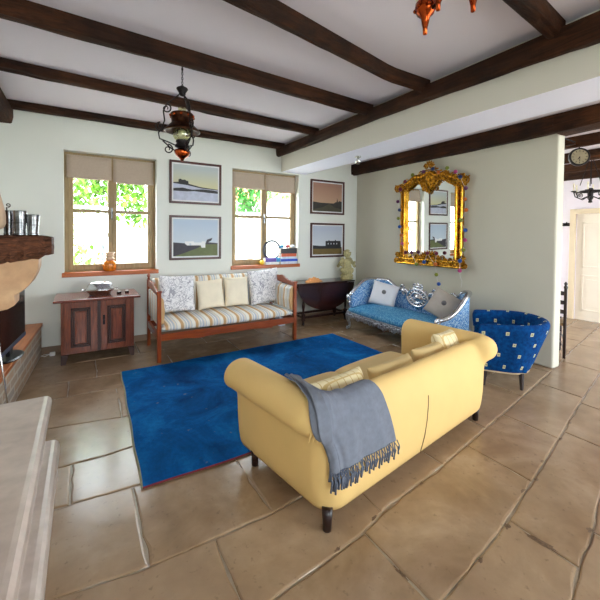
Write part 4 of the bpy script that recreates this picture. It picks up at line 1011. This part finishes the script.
for i in range(41):
    t = -1+2*i/40; z = .50+.20*math.cos(t*PI/2)**.8+.03*math.cos(t*PI*4)*(1-abs(t)) if abs(t) < 1 else .50; arch.append((t*.60, z))
b.tube([(-.045, y, z-.04) for y, z in arch], .034, 8)
b.tube([(-.05, y*.86, z-.115-(.0 if abs(y) > .12 else .0)) for y, z in arch if abs(y) > .12 or True], .016, 6)
rws = [[(-.02, y, z-.02), (-.02, y*.88, z-.14)] for y, z in arch]; b.grid(rws)
for y, z in arch:
    for k in range(5): leafy(b, (y*r.uniform(.84, 1.03), z-r.uniform(-.005, .13)), r.uniform(.012, .022), r.uniform(0, PI))
for s in (-1, 1):
    for yy_, zz_, rr_ in ((.15, .66, .06), (.30, .63, .05), (.44, .58, .05), (.22, .57, .045), (.38, .53, .04), (.10, .50, .05)): scrollc(b, (s*yy_, zz_), rr_, s*r.choice((-1, 1)), r.uniform(0, 6))
# central cartouche dipping into the glass
for k in range(70):
    t = r.random(); wv = .15*math.sin(PI*min(1, .25+t*.75))+.01; z = .78-.42*t if False else .74-.38*t; leafy(b, (r.uniform(-wv, wv), z), r.uniform(.013, .025), r.uniform(0, PI))
b.ball((-.055, 0, .60), .07, (.5, 1, 1.2), 14, 10)
b.prism([(-.14, .66), (.14, .66), (.15, .52), (.08, .42), (0, .34), (-.08, .42), (-.15, .52)], -.045, -.01, 'X')
for s in (-1, 1): scrollc(b, (s*.12, .50), .055, s); scrollc(b, (s*.08, .42), .045, -s); scrollc(b, (s*.05, .77), .045, s)
for k in range(7): a = PI*(k+.5)/7; b.ball((-.05, .07*math.cos(a), .765+.06*math.sin(a)), .03, (.45, .6, 1.5), 8, 6, Matrix.Rotation(a-PI/2, 3, 'X'))
b.build('crest', M['gold'], mr, smooth=True)
for s in (-1, 1):
    b = MB()
    for k in range(26): leafy(b, (s*(.60+r.uniform(-.06, .07)), .47+r.uniform(-.06, .06)), r.uniform(.014, .024), r.uniform(0, PI))
    scrollc(b, (s*.655, .49), .055, s, -1.2, 1.5, .015); scrollc(b, (s*.56, .50), .05, -s, 0, 1.5, .016); b.tube([(-.04, s*.60, .42), (-.05, s*.64, .50), (-.05, s*.71, .545)], [.024, .024, .010], 8)
    b.build('corner_scroll', M['gold'], mr, smooth=True)
b = MB()
for s in (-1, 1):
    for k in range(60): leafy(b, (s*(.57+r.uniform(-.10, .09)), -.72+r.uniform(-.07, .10)*(1 if r.random() < .7 else .6)), r.uniform(.013, .024), r.uniform(0, PI))
    for k in range(30): leafy(b, (s*r.uniform(.15, .5), -.74+r.uniform(-.04, .03)), r.uniform(.014, .022), r.uniform(0, PI))
    scrollc(b, (s*.62, -.66), .05, s); scrollc(b, (s*.66, -.76), .045, -s); scrollc(b, (s*.20, -.68), .05, -s); scrollc(b, (s*.33, -.70), .035, s)
for k in range(9): a = PI*(k+.5)/9; b.ball((-.06, .10*math.cos(a), -.70+.085*math.sin(a)), .04, (.45, .5, 1.6), 8, 6, Matrix.Rotation(a-PI/2, 3, 'X'))
for k in range(30): leafy(b, (r.uniform(-.16, .16), -.74+r.uniform(-.05, .06)), .022, r.uniform(0, PI))
b.build('base_carving', M['gold'], mr, smooth=True)

# garland of felt balls
ga = thing('pompom_garland', 'string of multicoloured felt balls draped round the gilt mirror', 'garland', (4.50, 3.575, 1.9))
felt = {k: plain('felt_'+k, c, .95, var=.12, scale=60, bump=.4, bs=200, sheen=.4) for k, c in {'maroon': (110, 24, 48), 'navy': (16, 40, 92), 'blue': (12, 70, 150), 'green': (122, 128, 36), 'orange': (186, 92, 20), 'pink': (170, 60, 112), 'purple': (96, 40, 84)}.items()}
P_ = lambda x, y: onX(385+x/4.284, 160+y/4.284, 4.49)-Vector((4.50, 3.575, 1.9))
left = [(66, 125, 'maroon'), (55, 178, 'purple'), (62, 214, 'navy'), (57, 250, 'green'), (62, 286, 'blue'), (70, 322, 'orange'), (74, 358, 'pink'), (88, 396, 'maroon'), (114, 396, 'purple'), (135, 446, 'green'), (167, 437, 'blue'), (182, 399, 'maroon'), (215, 447, 'orange'), (220, 400, 'maroon')]
right = [(322, 72, 'navy'), (346, 120, 'purple'), (342, 168, 'orange'), (347, 214, 'orange'), (325, 258, 'green'), (344, 301, 'blue'), (342, 343, 'pink'), (335, 385, 'green'), (321, 432, 'blue'), (320, 474, 'pink')]
top = [(66, 125, None), (86, 92, 'maroon'), (118, 64, 'green'), (165, 50, 'purple'), (205, 38, 'navy'), (228, 52, 'orange'), (266, 34, 'green'), (302, 50, 'pink'), (322, 72, None)]
hang = [(215, 447, None), (218, 468, None), (220, 491, 'green'), (230, 531, 'blue')]
sb = MB()
for ln in (left, top, right, hang):
    pts = [P_(x, y) for x, y, c in ln]; q = []
    for a, c in zip(pts, pts[1:]):
        for i in range(4): t = i/4; q.append(a.lerp(c, t)+Vector((0, 0, -.012*math.sin(PI*t))))
    q.append(pts[-1]); sb.tube(q, .0022, 5)
    for (x, y, c), p in zip(ln, pts):
        if c: b = MB(); b.ball(p, .030 if (x, y) != (66, 125) else .036, n=12, m=10); b.build('felt_ball', felt[c], ga, smooth=True)
sb.tube([P_(320, 474), P_(322, 500), P_(330, 520), P_(326, 545)], .002, 5)
sb.build('string', M['whitelinen'], ga)

# ------------------------------------------------------------------ oil lamp chandelier, left
HX, HY = .615, 3.02
ol = thing('hanging_oil_lamp', 'bronze hanging oil lamp with scrolled iron arms under the ceiling beam', 'lamp', (HX, HY, 0))
b = MB(); z = 3.03
b.tube([(0, 0, 3.04), (0, 0, 2.99)], .006, 6)
while z > 2.87:
    a = (int(z*1000)//20) % 2; b.tube([(.007*math.cos(t) if a else 0, 0 if a else .007*math.cos(t), z-.012+.013*math.sin(t)) for t in [2*PI*k/10 for k in range(10)]], .0028, 5, closed=True); z -= .02
b.build('chain', M['iron'], ol, smooth=True)
b = MB(); b.lathe([(.008, 2.88), (.02, 2.868), (.045, 2.855), (.05, 2.845), (.028, 2.81), (.03, 2.80), (.018, 2.785), (.0, 2.78)], n=20); b.build('smoke_bell', M['iron'], ol, smooth=True)
for k in range(3):
    a = [2.88, .80, 4.9][k]; ax = Vector((math.cos(a), math.sin(a), 0)); b = MB()
    pr_ = [(.02, 2.80), (.07, 2.755), (.125, 2.71), (.155, 2.64), (.145, 2.56), (.165, 2.50), (.195, 2.45), (.185, 2.40), (.11, 2.375), (.05, 2.35)]
    b.tube([(ax.x*r_, ax.y*r_, z) for r_, z in pr_], .006, 6)
    for r_, z, s in ((.13, 2.665, 1), (.18, 2.50, -1), (.115, 2.315, 1)):
        b.spiral((ax.x*r_, ax.y*r_, z), tuple(ax), (0, 0, 1), .042, .008, PI/2, PI/2+s*2.8*PI, .0065, .004, 24, 6)
    b.tube([(ax.x*.16, ax.y*.16, 2.385), (ax.x*.10, ax.y*.10, 2.33), (ax.x*.05, ax.y*.05, 2.30)], .006, 6)
    b.build('scroll_arm', M['iron'], ol, smooth=True)
b = MB(); b.lathe([(.034, 2.68), (.036, 2.62), (.034, 2.54)], n=18); b.build('chimney', M['globe'], ol, smooth=True)
b = MB(); b.lathe([(.095, 2.63), (.10, 2.62), (.095, 2.60), (.088, 2.55), (.10, 2.535), (.145, 2.49), (.155, 2.475), (.14, 2.47), (.09, 2.50), (.08, 2.53), (.085, 2.60)], n=28); shd = b.build('shade', M['darkbrass'], ol, smooth=True)
b = MB()
for k in range(10): a = 2*PI*k/10; b.ball((.098*math.cos(a), .098*math.sin(a), 2.605), .013, n=8, m=6)
b.build('copper_studs', M['copper'], shd, smooth=True)
b = MB(); b.ball((0, 0, 2.45), .078, (1, 1, .92), 20, 14); glb = b.build('glass_globe', M['globe'], ol, smooth=True)
b = MB(); b.ball((0, 0, 2.46), .035, n=14, m=10); b.build('inner_glass', M['opal'], glb, smooth=True)
b = MB(); b.lathe([(.05, 2.40), (.055, 2.385), (.045, 2.37), (.06, 2.355), (.062, 2.34), (.03, 2.325)], n=20); b.build('font', M['iron'], ol, smooth=True)
b = MB(); b.lathe([(.03, 2.325), (.06, 2.315), (.068, 2.295), (.055, 2.265), (.03, 2.245), (.02, 2.235), (.012, 2.22), (.0, 2.215)], n=20); b.build('drop', M['copper'], ol, smooth=True)

# copper chandelier at the top edge
CH = Cc + ray(448, -22)*1.36; CH.z = 2.535
cc = thing('copper_chandelier', 'copper tulip chandelier cut off by the top of the picture', 'chandelier', (CH.x, CH.y, CH.z))
b = MB(); b.tube([(0, 0, .03), (0, 0, 3.03-CH.z)], .008, 8); b.lathe([(.045, 3.035-CH.z), (.05, 3.0-CH.z), (.015, 2.97-CH.z)], n=16); b.build('stem', M['darkbrass'], cc, smooth=True)
b = MB(); b.ball((0, 0, 0), .035, (1, 1, 1.2)); b.lathe([(.01, .08), (.02, .06), (.012, .03)], n=14); b.build('hub', M['copper'], cc, smooth=True)
rot0 = Vector((Rr.x, Rr.y, 0))
fwd = Vector((F.x, F.y, 0)).normalized()
tails = [Cc + ray(425, 33)*1.45, Cc + ray(438, 8)*1.295, Cc + ray(473, 9)*1.30, Cc + ray(470, -60)*1.12]
for k, tp in enumerate(tails):
    c = Vector((tp.x-CH.x, tp.y-CH.y, 0)); b = MB()
    b.tube([(0, 0, 0), (c.x*.35, c.y*.35, -.035), (c.x*.75, c.y*.75, -.045), (c.x, c.y, -.03)], .0075, 8); arm = b.build('arm', M['darkbrass'], cc, smooth=True)
    b = MB(); b.lathe([(.0, -.135), (.008, -.132), (.009, -.11), (.014, -.09), (.018, -.065), (.034, -.05), (.042, -.03), (.04, -.01), (.032, .0), (.01, .002)], (c.x, c.y, 0), 20)
    for j in range(6): a = 2*PI*j/6; b.ball((c.x+.04*math.cos(a), c.y+.04*math.sin(a), -.03), .009, n=8, m=6)
    b.build('copper_cup', M['copper'], arm, smooth=True)
    b = MB(); b.ball((c.x, c.y, .035), .045, (1, 1, 1.05), 18, 12); b.build('glass_shade', M['opal'], arm, smooth=True)

sp = thing('spotlight', 'small chrome spotlight under the white bulkhead', 'spotlight', (3.19, 3.68, 2.69))
b = MB(); b.lathe([(.045, 0), (.045, -.012), (.01, -.015)], n=20); b.cyl((0, 0, -.012), (0, 0, -.045), .008); b.build('mount', M['steel'], sp, smooth=True)
b = MB(); b.tube([(.0, 0, -.035), (-.01, -.015, -.055), (-.03, -.04, -.10)], [.018, .032, .036], 18); b.build('lamp_head', M['steel'], sp, smooth=True)

# ------------------------------------------------------------------ beyond the partition
cp_ = Y_at(579, 157, 1.92)
ck = thing('station_clock', 'round bracket clock sticking out from the end of the partition wall', 'clock', tuple(cp_), 0)
va = math.atan2(-(cp_.x+.139), cp_.y+.22)+.35   # turned to the doorway
ck.rotation_euler = (0, 0, va)
DXc = 4.825-cp_.x
b = MB(); b.lathe([(.0, .035), (.10, .035), (.118, .02), (.12, 0), (.118, -.02), (.112, -.032), (.098, -.030), (.096, -.02)], n=40, axis='Y'); b.build('case', M['iron'], ck, smooth=True)
cf = MB(); cf.lathe([(.0, -.021), (.097, -.021)], n=40, axis='Y')
for k in range(12):
    a = 2*PI*k/12; cf.m = 1; cf.obox((.078*math.sin(a), -.022, .078*math.cos(a)), .006, .002, .020, 0, 0, a)
dl = cf.build('dial', [plain('aged_dial', (186, 172, 140), .5, var=.1, scale=20), M['iron']], ck)
b = MB(); b.obox((.0, -.0255, -.028), .006, .002, .062, 0, 0, 0.05); b.build('minute_hand', M['iron'], dl)
b = MB(); b.obox((-.012, -.0285, -.018), .007, .002, .042, 0, 0, .55); b.build('hour_hand', M['iron'], dl)
b = MB(); bl = Matrix.Rotation(-va, 3, 'Z')
q = [bl @ Vector(p) for p in ((0, 0, .12), (0, 0, .16), (-.08, 0, .175), (DXc, -.05, .16))]; b.tube(q, .009, 8)
q = [bl @ Vector(p) for p in ((-.04, 0, .17), (DXc*.6, -.02, .09), (DXc, -.05, .0))]; b.tube(q, .006, 8)
q0 = bl @ Vector((DXc+.003, -.05, .07)); b.obox(q0, .016, .04, .34, -va)
b.build('bracket', M['iron'], ck, smooth=True)

ic = thing('iron_chandelier', 'black iron candle chandelier in the room beyond the partition', 'chandelier', (6.6, 2.17, .09))
b = MB(); b.cyl((0, 0, 2.76), (0, 0, 2.86), .012)
for k in range(4): a = PI/2*k+.4; b.tube([(0, 0, 2.78), (.05*math.cos(a), .05*math.sin(a), 2.6), (.13*math.cos(a), .13*math.sin(a), 2.30)], .006, 5)
b.build('chain', M['iron'], ic)
b = MB(); b.lathe([(.0, 2.02), (.03, 2.03), (.02, 2.06), (.04, 2.1), (.03, 2.16), (.05, 2.2), (.03, 2.25)], n=14); b.tube([(.13*math.cos(2*PI*k/24), .13*math.sin(2*PI*k/24), 2.2) for k in range(24)], .014, 6, closed=True); b.build('body', M['iron'], ic, smooth=True)
for k in range(6):
    a = 2*PI*k/6+.2; c, s = math.cos(a), math.sin(a); b = MB()
    b.tube([(c*.04, s*.04, 2.12), (c*.12, s*.12, 2.08), (c*.2, s*.2, 2.12), (c*.22, s*.22, 2.19)], .008, 6); b.spiral((c*.15, s*.15, 2.15), (c, s, 0), (0, 0, 1), .04, .01, 0, 3*PI, .006, .004, 16, 5)
    b.lathe([(.012, 2.19), (.035, 2.2), (.038, 2.21), (.01, 2.212)], (c*.22, s*.22, 0), 12); arm = b.build('arm', M['iron'], ic, smooth=True)
    b = MB(); b.cyl((c*.22, s*.22, 2.21), (c*.22, s*.22, 2.29), .011); b.ball((c*.22, s*.22, 2.31), .012, (1, 1, 1.8)); b.build('candle', M['creamlinen'], arm, smooth=True)

hk = thing('wall_hook', 'dark iron coat hook on the far wall left of the cream door', 'hook', (7.95, 2.98, 1.82))
b = MB(); b.box(-.012, 0, -.02, .12, -.03, .03).tube([(-.01, .0, 0), (-.08, -.0, 0), (-.1, 0, .04)], .012, 8).tube([(-.01, .09, 0), (-.08, .09, 0), (-.1, .09, .04)], .012, 8); b.build('hook_rail', M['iron'], hk)

dc = thing('ladder_back_chair', 'dark ladder back chair half hidden behind the partition end', 'chair', (5.28, 2.17, 0), -1.05)
for x in (-.19, .19):
    b = MB(); b.lathe([(.016, 0), (.018, .3), (.018, .9), (.024, .93), (.014, .95), (.022, .975), (.004, 1.0)], (x, -.19, 0), 10); b.build('back_post', M['darkleg'], dc, smooth=True)
    b = MB(); b.lathe([(.014, 0), (.02, .1), (.016, .2), (.022, .3), (.018, .46), (.02, .475)], (x, .19, 0), 10); b.build('front_leg', M['darkleg'], dc, smooth=True)
b = MB(); b.box(-.205, .205, -.19, .21, .42, .455); b.build('seat', plain('rush_seat', (120, 92, 56), .8, bump=.4, bs=60), dc, bevel=.012)
for z in (.58, .70, .82):
    b = MB(); b.prism([(-.18, z), (.18, z), (.18, z+.05), (0, z+.075), (-.18, z+.05)], -.196, -.184, 'Y'); b.build('back_slat', M['darkleg'], dc)
b = MB()
for z in (.13, .26):
    for x in (-.19, .19): b.cyl((x, -.19, z), (x, .19, z), .01, n=8)
    b.cyl((-.19, .19, z), (.19, .19, z), .01, n=8)
b.build('stretcher', M['darkleg'], dc)

# ------------------------------------------------------------------ fireplace side
lg = thing('stone_hearth', 'long pale limestone hearth with rounded edges at the lower left', 'hearth', (-.8, .6, 0))
ya, yb_ = -1.9, 2.17
pts = [(-.395, .36), (.44, .36), (.462, .365), (.475, .385), (.478, .41), (.472, .432), (.455, .447), (.435, .45), (-.395, .45)]
b = MB(); b.prism(pts, ya, yb_, 'Y'); b.v = [(x, y, z) for x, y, z in b.v]; b.build('slab', M['ledge'], lg, bevel=.003)
b = MB(); b.prism([(-.39, .0), (.515, .0), (.52, .05), (.52, .10), (.512, .125), (.495, .138), (.475, .142), (.44, .142), (.435, .16), (.432, .36), (-.39, .36)], ya+.02, yb_-.02, 'Y'); b.build('plinth', M['ledge'], lg, bevel=.002)
hb = thing('brick_bench', 'rough brick fireside bench with a wooden top under the television', 'bench', (-.9, 4.2, 0), -.06)
b = MB(); b.box(-.20, .238, -1.15, 1.185, 0, .375); b.build('brick_base', M['brick'], hb)
b = MB(); b.box(-.20, .255, -1.18, 1.185, .375, .415); b.build('wooden_top', M['oak'], hb, bevel=.006)
tv = thing('television', 'black flat screen television on the brick bench', 'television', (-.72, 3.98, .415), -.10)
b = MB(); b.box(-.02, .03, -.42, .42, .10, .58); b.build('case', M['black'], tv, bevel=.006)
b = MB(); b.box(.0305, .033, -.405, .405, .14, .565); b.build('screen', M['screen'], tv)
b = MB(); b.box(.030, .036, -.42, .42, .10, .135); b.build('bezel', M['bezel'], tv, bevel=.002)
b = MB(); b.lathe([(.0, 0), (.20, .0), (.205, .008), (.18, .018), (.03, .022)], n=36, sx=.5, sy=1); b.box(-.015, .015, -.05, .05, .015, .11); b.build('stand', M['black'], tv, smooth=False)
q1 = Y_at(7, 402, 3.35); q0 = Y_at(-4, 325, 3.22); q2 = q1+(q1-q0)*(q1.z-.012)/(q0.z-q1.z)
pk = MB(); pk.tube([q2, q1, q0], .006, 8); pk.ball(q2+Vector((0, 0, .004)), .014, (1, 1, .9))
tag(pk.build('fire_poker', M['steel'], smooth=True), 'thin bright fire poker leaning at the brick bench', 'poker')

# mantel shelf: rough oak on a carved stone corbel
r = random.Random(77); b = MB(); rws = []
def mz(u, v, y=2.72): return Y_at(u, v, y).z
zT = Y_at(30, 235.5, 2.72).z; nst = 24
for i in range(nst+1):
    t = i/nst; x = -1.19+(.872)*t; e = 0 if t < .93 else (t-.93)/.07
    zb = zT-.235+.075*t+.012*math.sin(t*9); zt_ = zT-.012*e; zb2 = zb+.03*e
    sec = [(2.72, zb2+.02), (2.70, zb2+.07), (2.695, (zb+zt_)/2), (2.70, zt_-.05), (2.715, zt_-.01), (2.74, zt_), (2.95, zt_), (3.03, zt_-.01), (3.05, zt_-.08), (3.04, zb2+.04), (3.0, zb2), (2.75, zb2)]
    cy_ = 2.87
    rws.append([(x+(0 if i < nst else .0), cy_+(yv-cy_)*(1-.2*e)+r.gauss(0, .010), z_+(r.gauss(0, .010) if z_ < zt_-.005 else 0)) for yv, z_ in sec])
b.grid(rws, closed=True); b.f += [tuple(range(12)), tuple(range(nst*12, nst*12+12))[::-1]]; b.mi += [0, 0]; b.uv += [None, None]
tag(b.build('mantel_shelf', M['roughoak'], smooth=False), 'thick rough oak mantel shelf on a stone corbel at the left edge', 'shelf')
cp = []
for u, v in ((39, 262), (38.5, 268), (36, 275), (32, 282), (26, 288.5), (20, 292.5), (15, 295), (15, 305), (8, 309)): p = Y_at(u, v, 2.78); cp.append((p.x, p.z))
zc = Y_at(30, 262, 2.78).z
zl = lambda x: zT-.235+.075*(x+1.19)/.872+.014
cp = [(x, min(z, zl(x)-.012)) for x, z in cp]; cp = [(cp[0][0], zl(cp[0][0]))]+cp+[(-.72, cp[-1][1]-.03), (-.72, .46), (-1.19, .46), (-1.19, zl(-1.19)), (-.8, zl(-.8))]
b = MB(); b.prism(cp, 2.76, 2.98, 'Y'); o = b.build('stone_corbel', M['corbel'], bevel=.006); tag(o, 'pale carved stone corbel and jamb holding up the rough oak mantel', 'corbel')
for (u0, u1, vt, y, lb) in ((9.5, 15.5, 210.5, 2.93, 'pewter beaker at the back beside the pale carving on the mantel'), (15.2, 26.5, 210.5, 2.80, 'taller pewter beaker in the middle of the mantel shelf'), (28.8, 39, 214.5, 2.80, 'pewter beaker nearest the end of the mantel shelf')):
    p0, p1 = Y_at(u0, 235, y), Y_at(u1, 235, y); rr = (p1-p0).length/2; 
    if rr < .035: rr = .038; p0 = p1-Vector((rr*2*.86, 0, 0))
    h = Y_at(u0, vt, y).z-zT
    t = thing('pewter_beaker', lb, 'beaker', ((p0.x+p1.x)/2, y, zT), 0, 'pewter beakers on the mantel')
    b = MB(); b.lathe([(.0, .0), (rr*.8, .0), (rr*.84, .006), (rr*.8, .012), (rr*.98, h-.006), (rr*1.0, h), (rr*.95, h), (rr*.78, .02), (0, .018)], n=28); b.build('cup', M['pewter'], t, smooth=True)
    b = MB()
    for zz in (.012, h*.5, h-.01): b.tube([(rr*(.82+.16*zz/h)*math.cos(2*PI*k/28), rr*(.82+.16*zz/h)*math.sin(2*PI*k/28), zz) for k in range(28)], .0025, 5, closed=True)
    b.build('band', M['pewter'], t, smooth=True)
b = MB(); p = Y_at(3, 232, 2.84)
pts_ = []
for k, (u, v, rr) in enumerate(((-15, 165, .03), (-13, 180, .05), (-11, 200, .075), (-9, 215, .085), (-6, 226, .07), (-4, 232.5, .03))):
    q = Y_at(u, v, 2.84); pts_.append((q.x, q.y, max(q.z, zT+rr*.9))); 
b.tube(pts_, [.02, .045, .07, .08, .07, .04], 14)
ob = b.build('carved_ornament', M['bone'], smooth=True, sub=1); tag(ob, 'pale curved wooden carving standing on the mantel shelf', 'ornament')
b = MB(); q0, q1 = Y_at(7, 234, 2.80), Y_at(8, 207, 2.80)
b.tube([(q0.x, 2.80, zT+.001), (q0.x, 2.80, q1.z)], .004, 6); b.spiral((q1.x, 2.80, q1.z+.012), (1, 0, 0), (0, 0, 1), .014, .004, -PI/2, 1.8*PI, .004, .003, 16, 5)
b.lathe([(.02, 0), (.02, .003), (.004, .004)], (q0.x, 2.80, zT), 12)
tag(b.build('curled_candle_snuffer', M['darkbrass'], smooth=True), 'thin stick with a curled tip between the carving and the beakers', 'ornament')

# adapter and cable by the bench
ad = thing('power_adapter', 'small white plug adapter with cable on the floor left of the cabinet', 'adapter', (-.47, 5.28, 0))
b = MB(); b.box(-.03, .03, -.025, .025, .0, .045); b.build('plug', M['whitep'], ad, bevel=.008)
b = MB(); b.tube([(-.03, 0, .02), (-.08, -.02, .006), (-.12, .02, .006), (-.10, .06, .006), (-.02, .07, .006)], .004, 6); b.build('cable', M['whitep'], ad, smooth=True)
bx = MB(); bx.box(-.06, .06, -.07, .07, 0, .2); o = bx.build('paper_box', plain('pale_blue_box', (206, 214, 232), .6, var=.1, scale=20), bevel=.006); o.location = (2.80, 5.22, .0); tag(o, 'pale box on the floor between the striped bench and the dark table', 'box')

# ------------------------------------------------------------------ outside
gd = MB(); gd.box(-14, 22, 5.75, 40, -.4, -.3); struct(gd.build('ground_garden', M['gravel']), 'pale gravel yard outside')
gd = MB(); gd.box(-14, 22, -20, -2.95, -.2, -.1); struct(gd.build('ground_terrace', M['gravel']), 'pale terrace')
def tree(loc, clusters, mt, lb, n, seed, limbs, size=.1):
    r = random.Random(seed); t = thing('leafy_tree', lb, 'tree', loc); L0_ = Vector(loc)
    b = MB()
    for (cx_, cy_, cz_, rad), in [(c,) for c in clusters]:
        for k in range(n):
            d = Vector((r.gauss(0, 1), r.gauss(0, 1), r.gauss(0, 1)))*rad*.5; p = Vector((cx_, cy_, cz_))+d-L0_; s = size*r.uniform(.6, 1.3)
            a = Matrix.Rotation(r.uniform(0, 6.3), 3, 'Z') @ Matrix.Rotation(r.uniform(-1.2, 1.2), 3, 'X')
            q = [p+a@Vector(v)*s for v in ((0, -.6, 0), (.32, -.15, .05), (.28, .3, 0), (0, .75, -.06), (-.28, .3, 0), (-.32, -.15, .05))]
            b.add(q, [(0, 1, 2, 3, 4, 5)])
    b.build('foliage', M[mt], t)
    b = MB()
    for ln, rr in limbs: b.tube([Vector(p)-L0_ for p in ln], rr, 7)
    b.build('trunk', M['bark'], t, smooth=True)
def G(u, v, y): p = Y_at(u, v, y); return (p.x, p.y, p.z)
def cl(l, y): return [(*G(u, v, y+dy), rd) for u, v, rd, dy in l]
tree((-2.2, 8.4, -.3), cl([(78, 190, .42, 0), (90, 184, .4, .2), (100, 196, .36, .3), (84, 206, .4, -.3), (75, 216, .3, 0), (104, 184, .3, 0), (120, 182, .34, .2), (132, 186, .36, 0), (140, 196, .34, .2), (130, 206, .3, 0), (137, 218, .24, 0), (76, 204, .4, 0), (74, 236, .3, 0), (80, 226, .24, 0), (73, 228, .24, 0), (122, 172, .5, 0), (95, 168, .6, 0), (74, 172, .6, 0), (142, 174, .5, 0)], 8.6),
     'leaf', 'bright green leafy tree outside the left window', 110, 5, [([(-2.2, 8.4, -.3), (-2.1, 8.5, 1.6), G(70, 208, 8.6), G(82, 196, 8.6), G(96, 192, 8.7), G(128, 180, 8.7)], [.14, .1, .05, .03, .025, .015])], .12)
tree((3.9, 9.0, -.3), cl([(236, 200, .5, 0), (244, 206, .46, .3), (252, 198, .5, 0), (248, 212, .3, 0), (240, 192, .5, 0), (256, 190, .4, 0), (266, 190, .35, .5), (259, 178, .5, 0), (276, 184, .4, .4), (236, 180, .5, 0)], 9.2),
     'leaf2', 'green bushy tree outside the right window', 120, 6, [([(3.9, 9.0, -.3), (3.9, 9.1, 1.2), G(243, 214, 9.2), G(244, 200, 9.2)], [.12, .09, .05, .03])], .13)
tree((-1.6, 11, -.3), cl([(76, 255, .5, 0), (84, 262, .5, 0), (92, 266, .4, 0), (80, 247, .3, 0)], 11), 'leaf', 'low sunlit shrub outside the left window', 60, 8, [([(-1.6, 11, -.3), (-1.6, 11, .5)], [.05, .03])], .14)
hs = thing('neighbouring_house', 'white rendered house with a terracotta tiled patch outside the right window', 'house', (8.2, 15.5, -.3))
b = MB(); b.box(-3.6, 3, 0, 4, 0, 3.4); b.build('walls', M['render'], hs)
b = MB(); b.prism([(-3.7, 3.4), (3.2, 3.4), (1.8, 4.6), (-2.4, 4.6)], -.2, 4, 'Y'); b.build('roof', M['terracotta'], hs)
gb = thing('garden_swing_seat', 'grey garden seat beside a post outside the left window', 'seat', (0, 0, 0)); p0 = Vector(G(92, 233, 9.5)); gb.location = (p0.x, p0.y, -.3)
b = MB(); b.box(-.35, .35, -.1, .1, p0.z+.3-.1, p0.z+.3); b.box(-.2, -.14, -.02, .04, 0, p0.z+.3+.65); b.tube([(-.17, 0, p0.z+.8), (.25, 0, p0.z+.3)], .04, 6); b.box(.2, .26, -.02, .04, 0, p0.z+.2); b.build('frame', plain('grey_wood', (96, 100, 110), .8), gb)

# ------------------------------------------------------------------ light
wd = bpy.data.worlds.new('sky'); bpy.context.scene.world = wd; wd.use_nodes = True
bg = wd.node_tree.nodes['Background']; bg.inputs[0].default_value = (.85, .94, 1.0, 1); bg.inputs[1].default_value = 9.0
def portal(loc, rot, sx, sy):
    ld = bpy.data.lights.new('portal', 'AREA'); ld.shape = 'RECTANGLE'; ld.size = sx; ld.size_y = sy; ld.cycles.is_portal = True
    o = bpy.data.objects.new('daylight_portal', ld); col.objects.link(o); o.location = loc; o.rotation_euler = rot
for W in (W1, W2, Wfill): portal(((W[0]+W[1])/2, DY+.28, (W[2]+W[3])/2), (-PI/2, 0, 0), W[1]-W[0], W[3]-W[2])
for h in FH: portal(((h[0]+h[1])/2, -2.88, (h[2]+h[3])/2), (PI/2, 0, 0), h[1]-h[0], h[3]-h[2])
sc = bpy.context.scene
sc.view_settings.view_transform = 'Standard'; sc.view_settings.look = 'None'; sc.view_settings.gamma = 1; sc.view_settings.use_curve_mapping = False
sc.view_settings.exposure = .8
sc.cycles.use_denoising = True; sc.cycles.max_bounces = 10; sc.cycles.diffuse_bounces = 6; sc.cycles.sample_clamp_indirect = 6
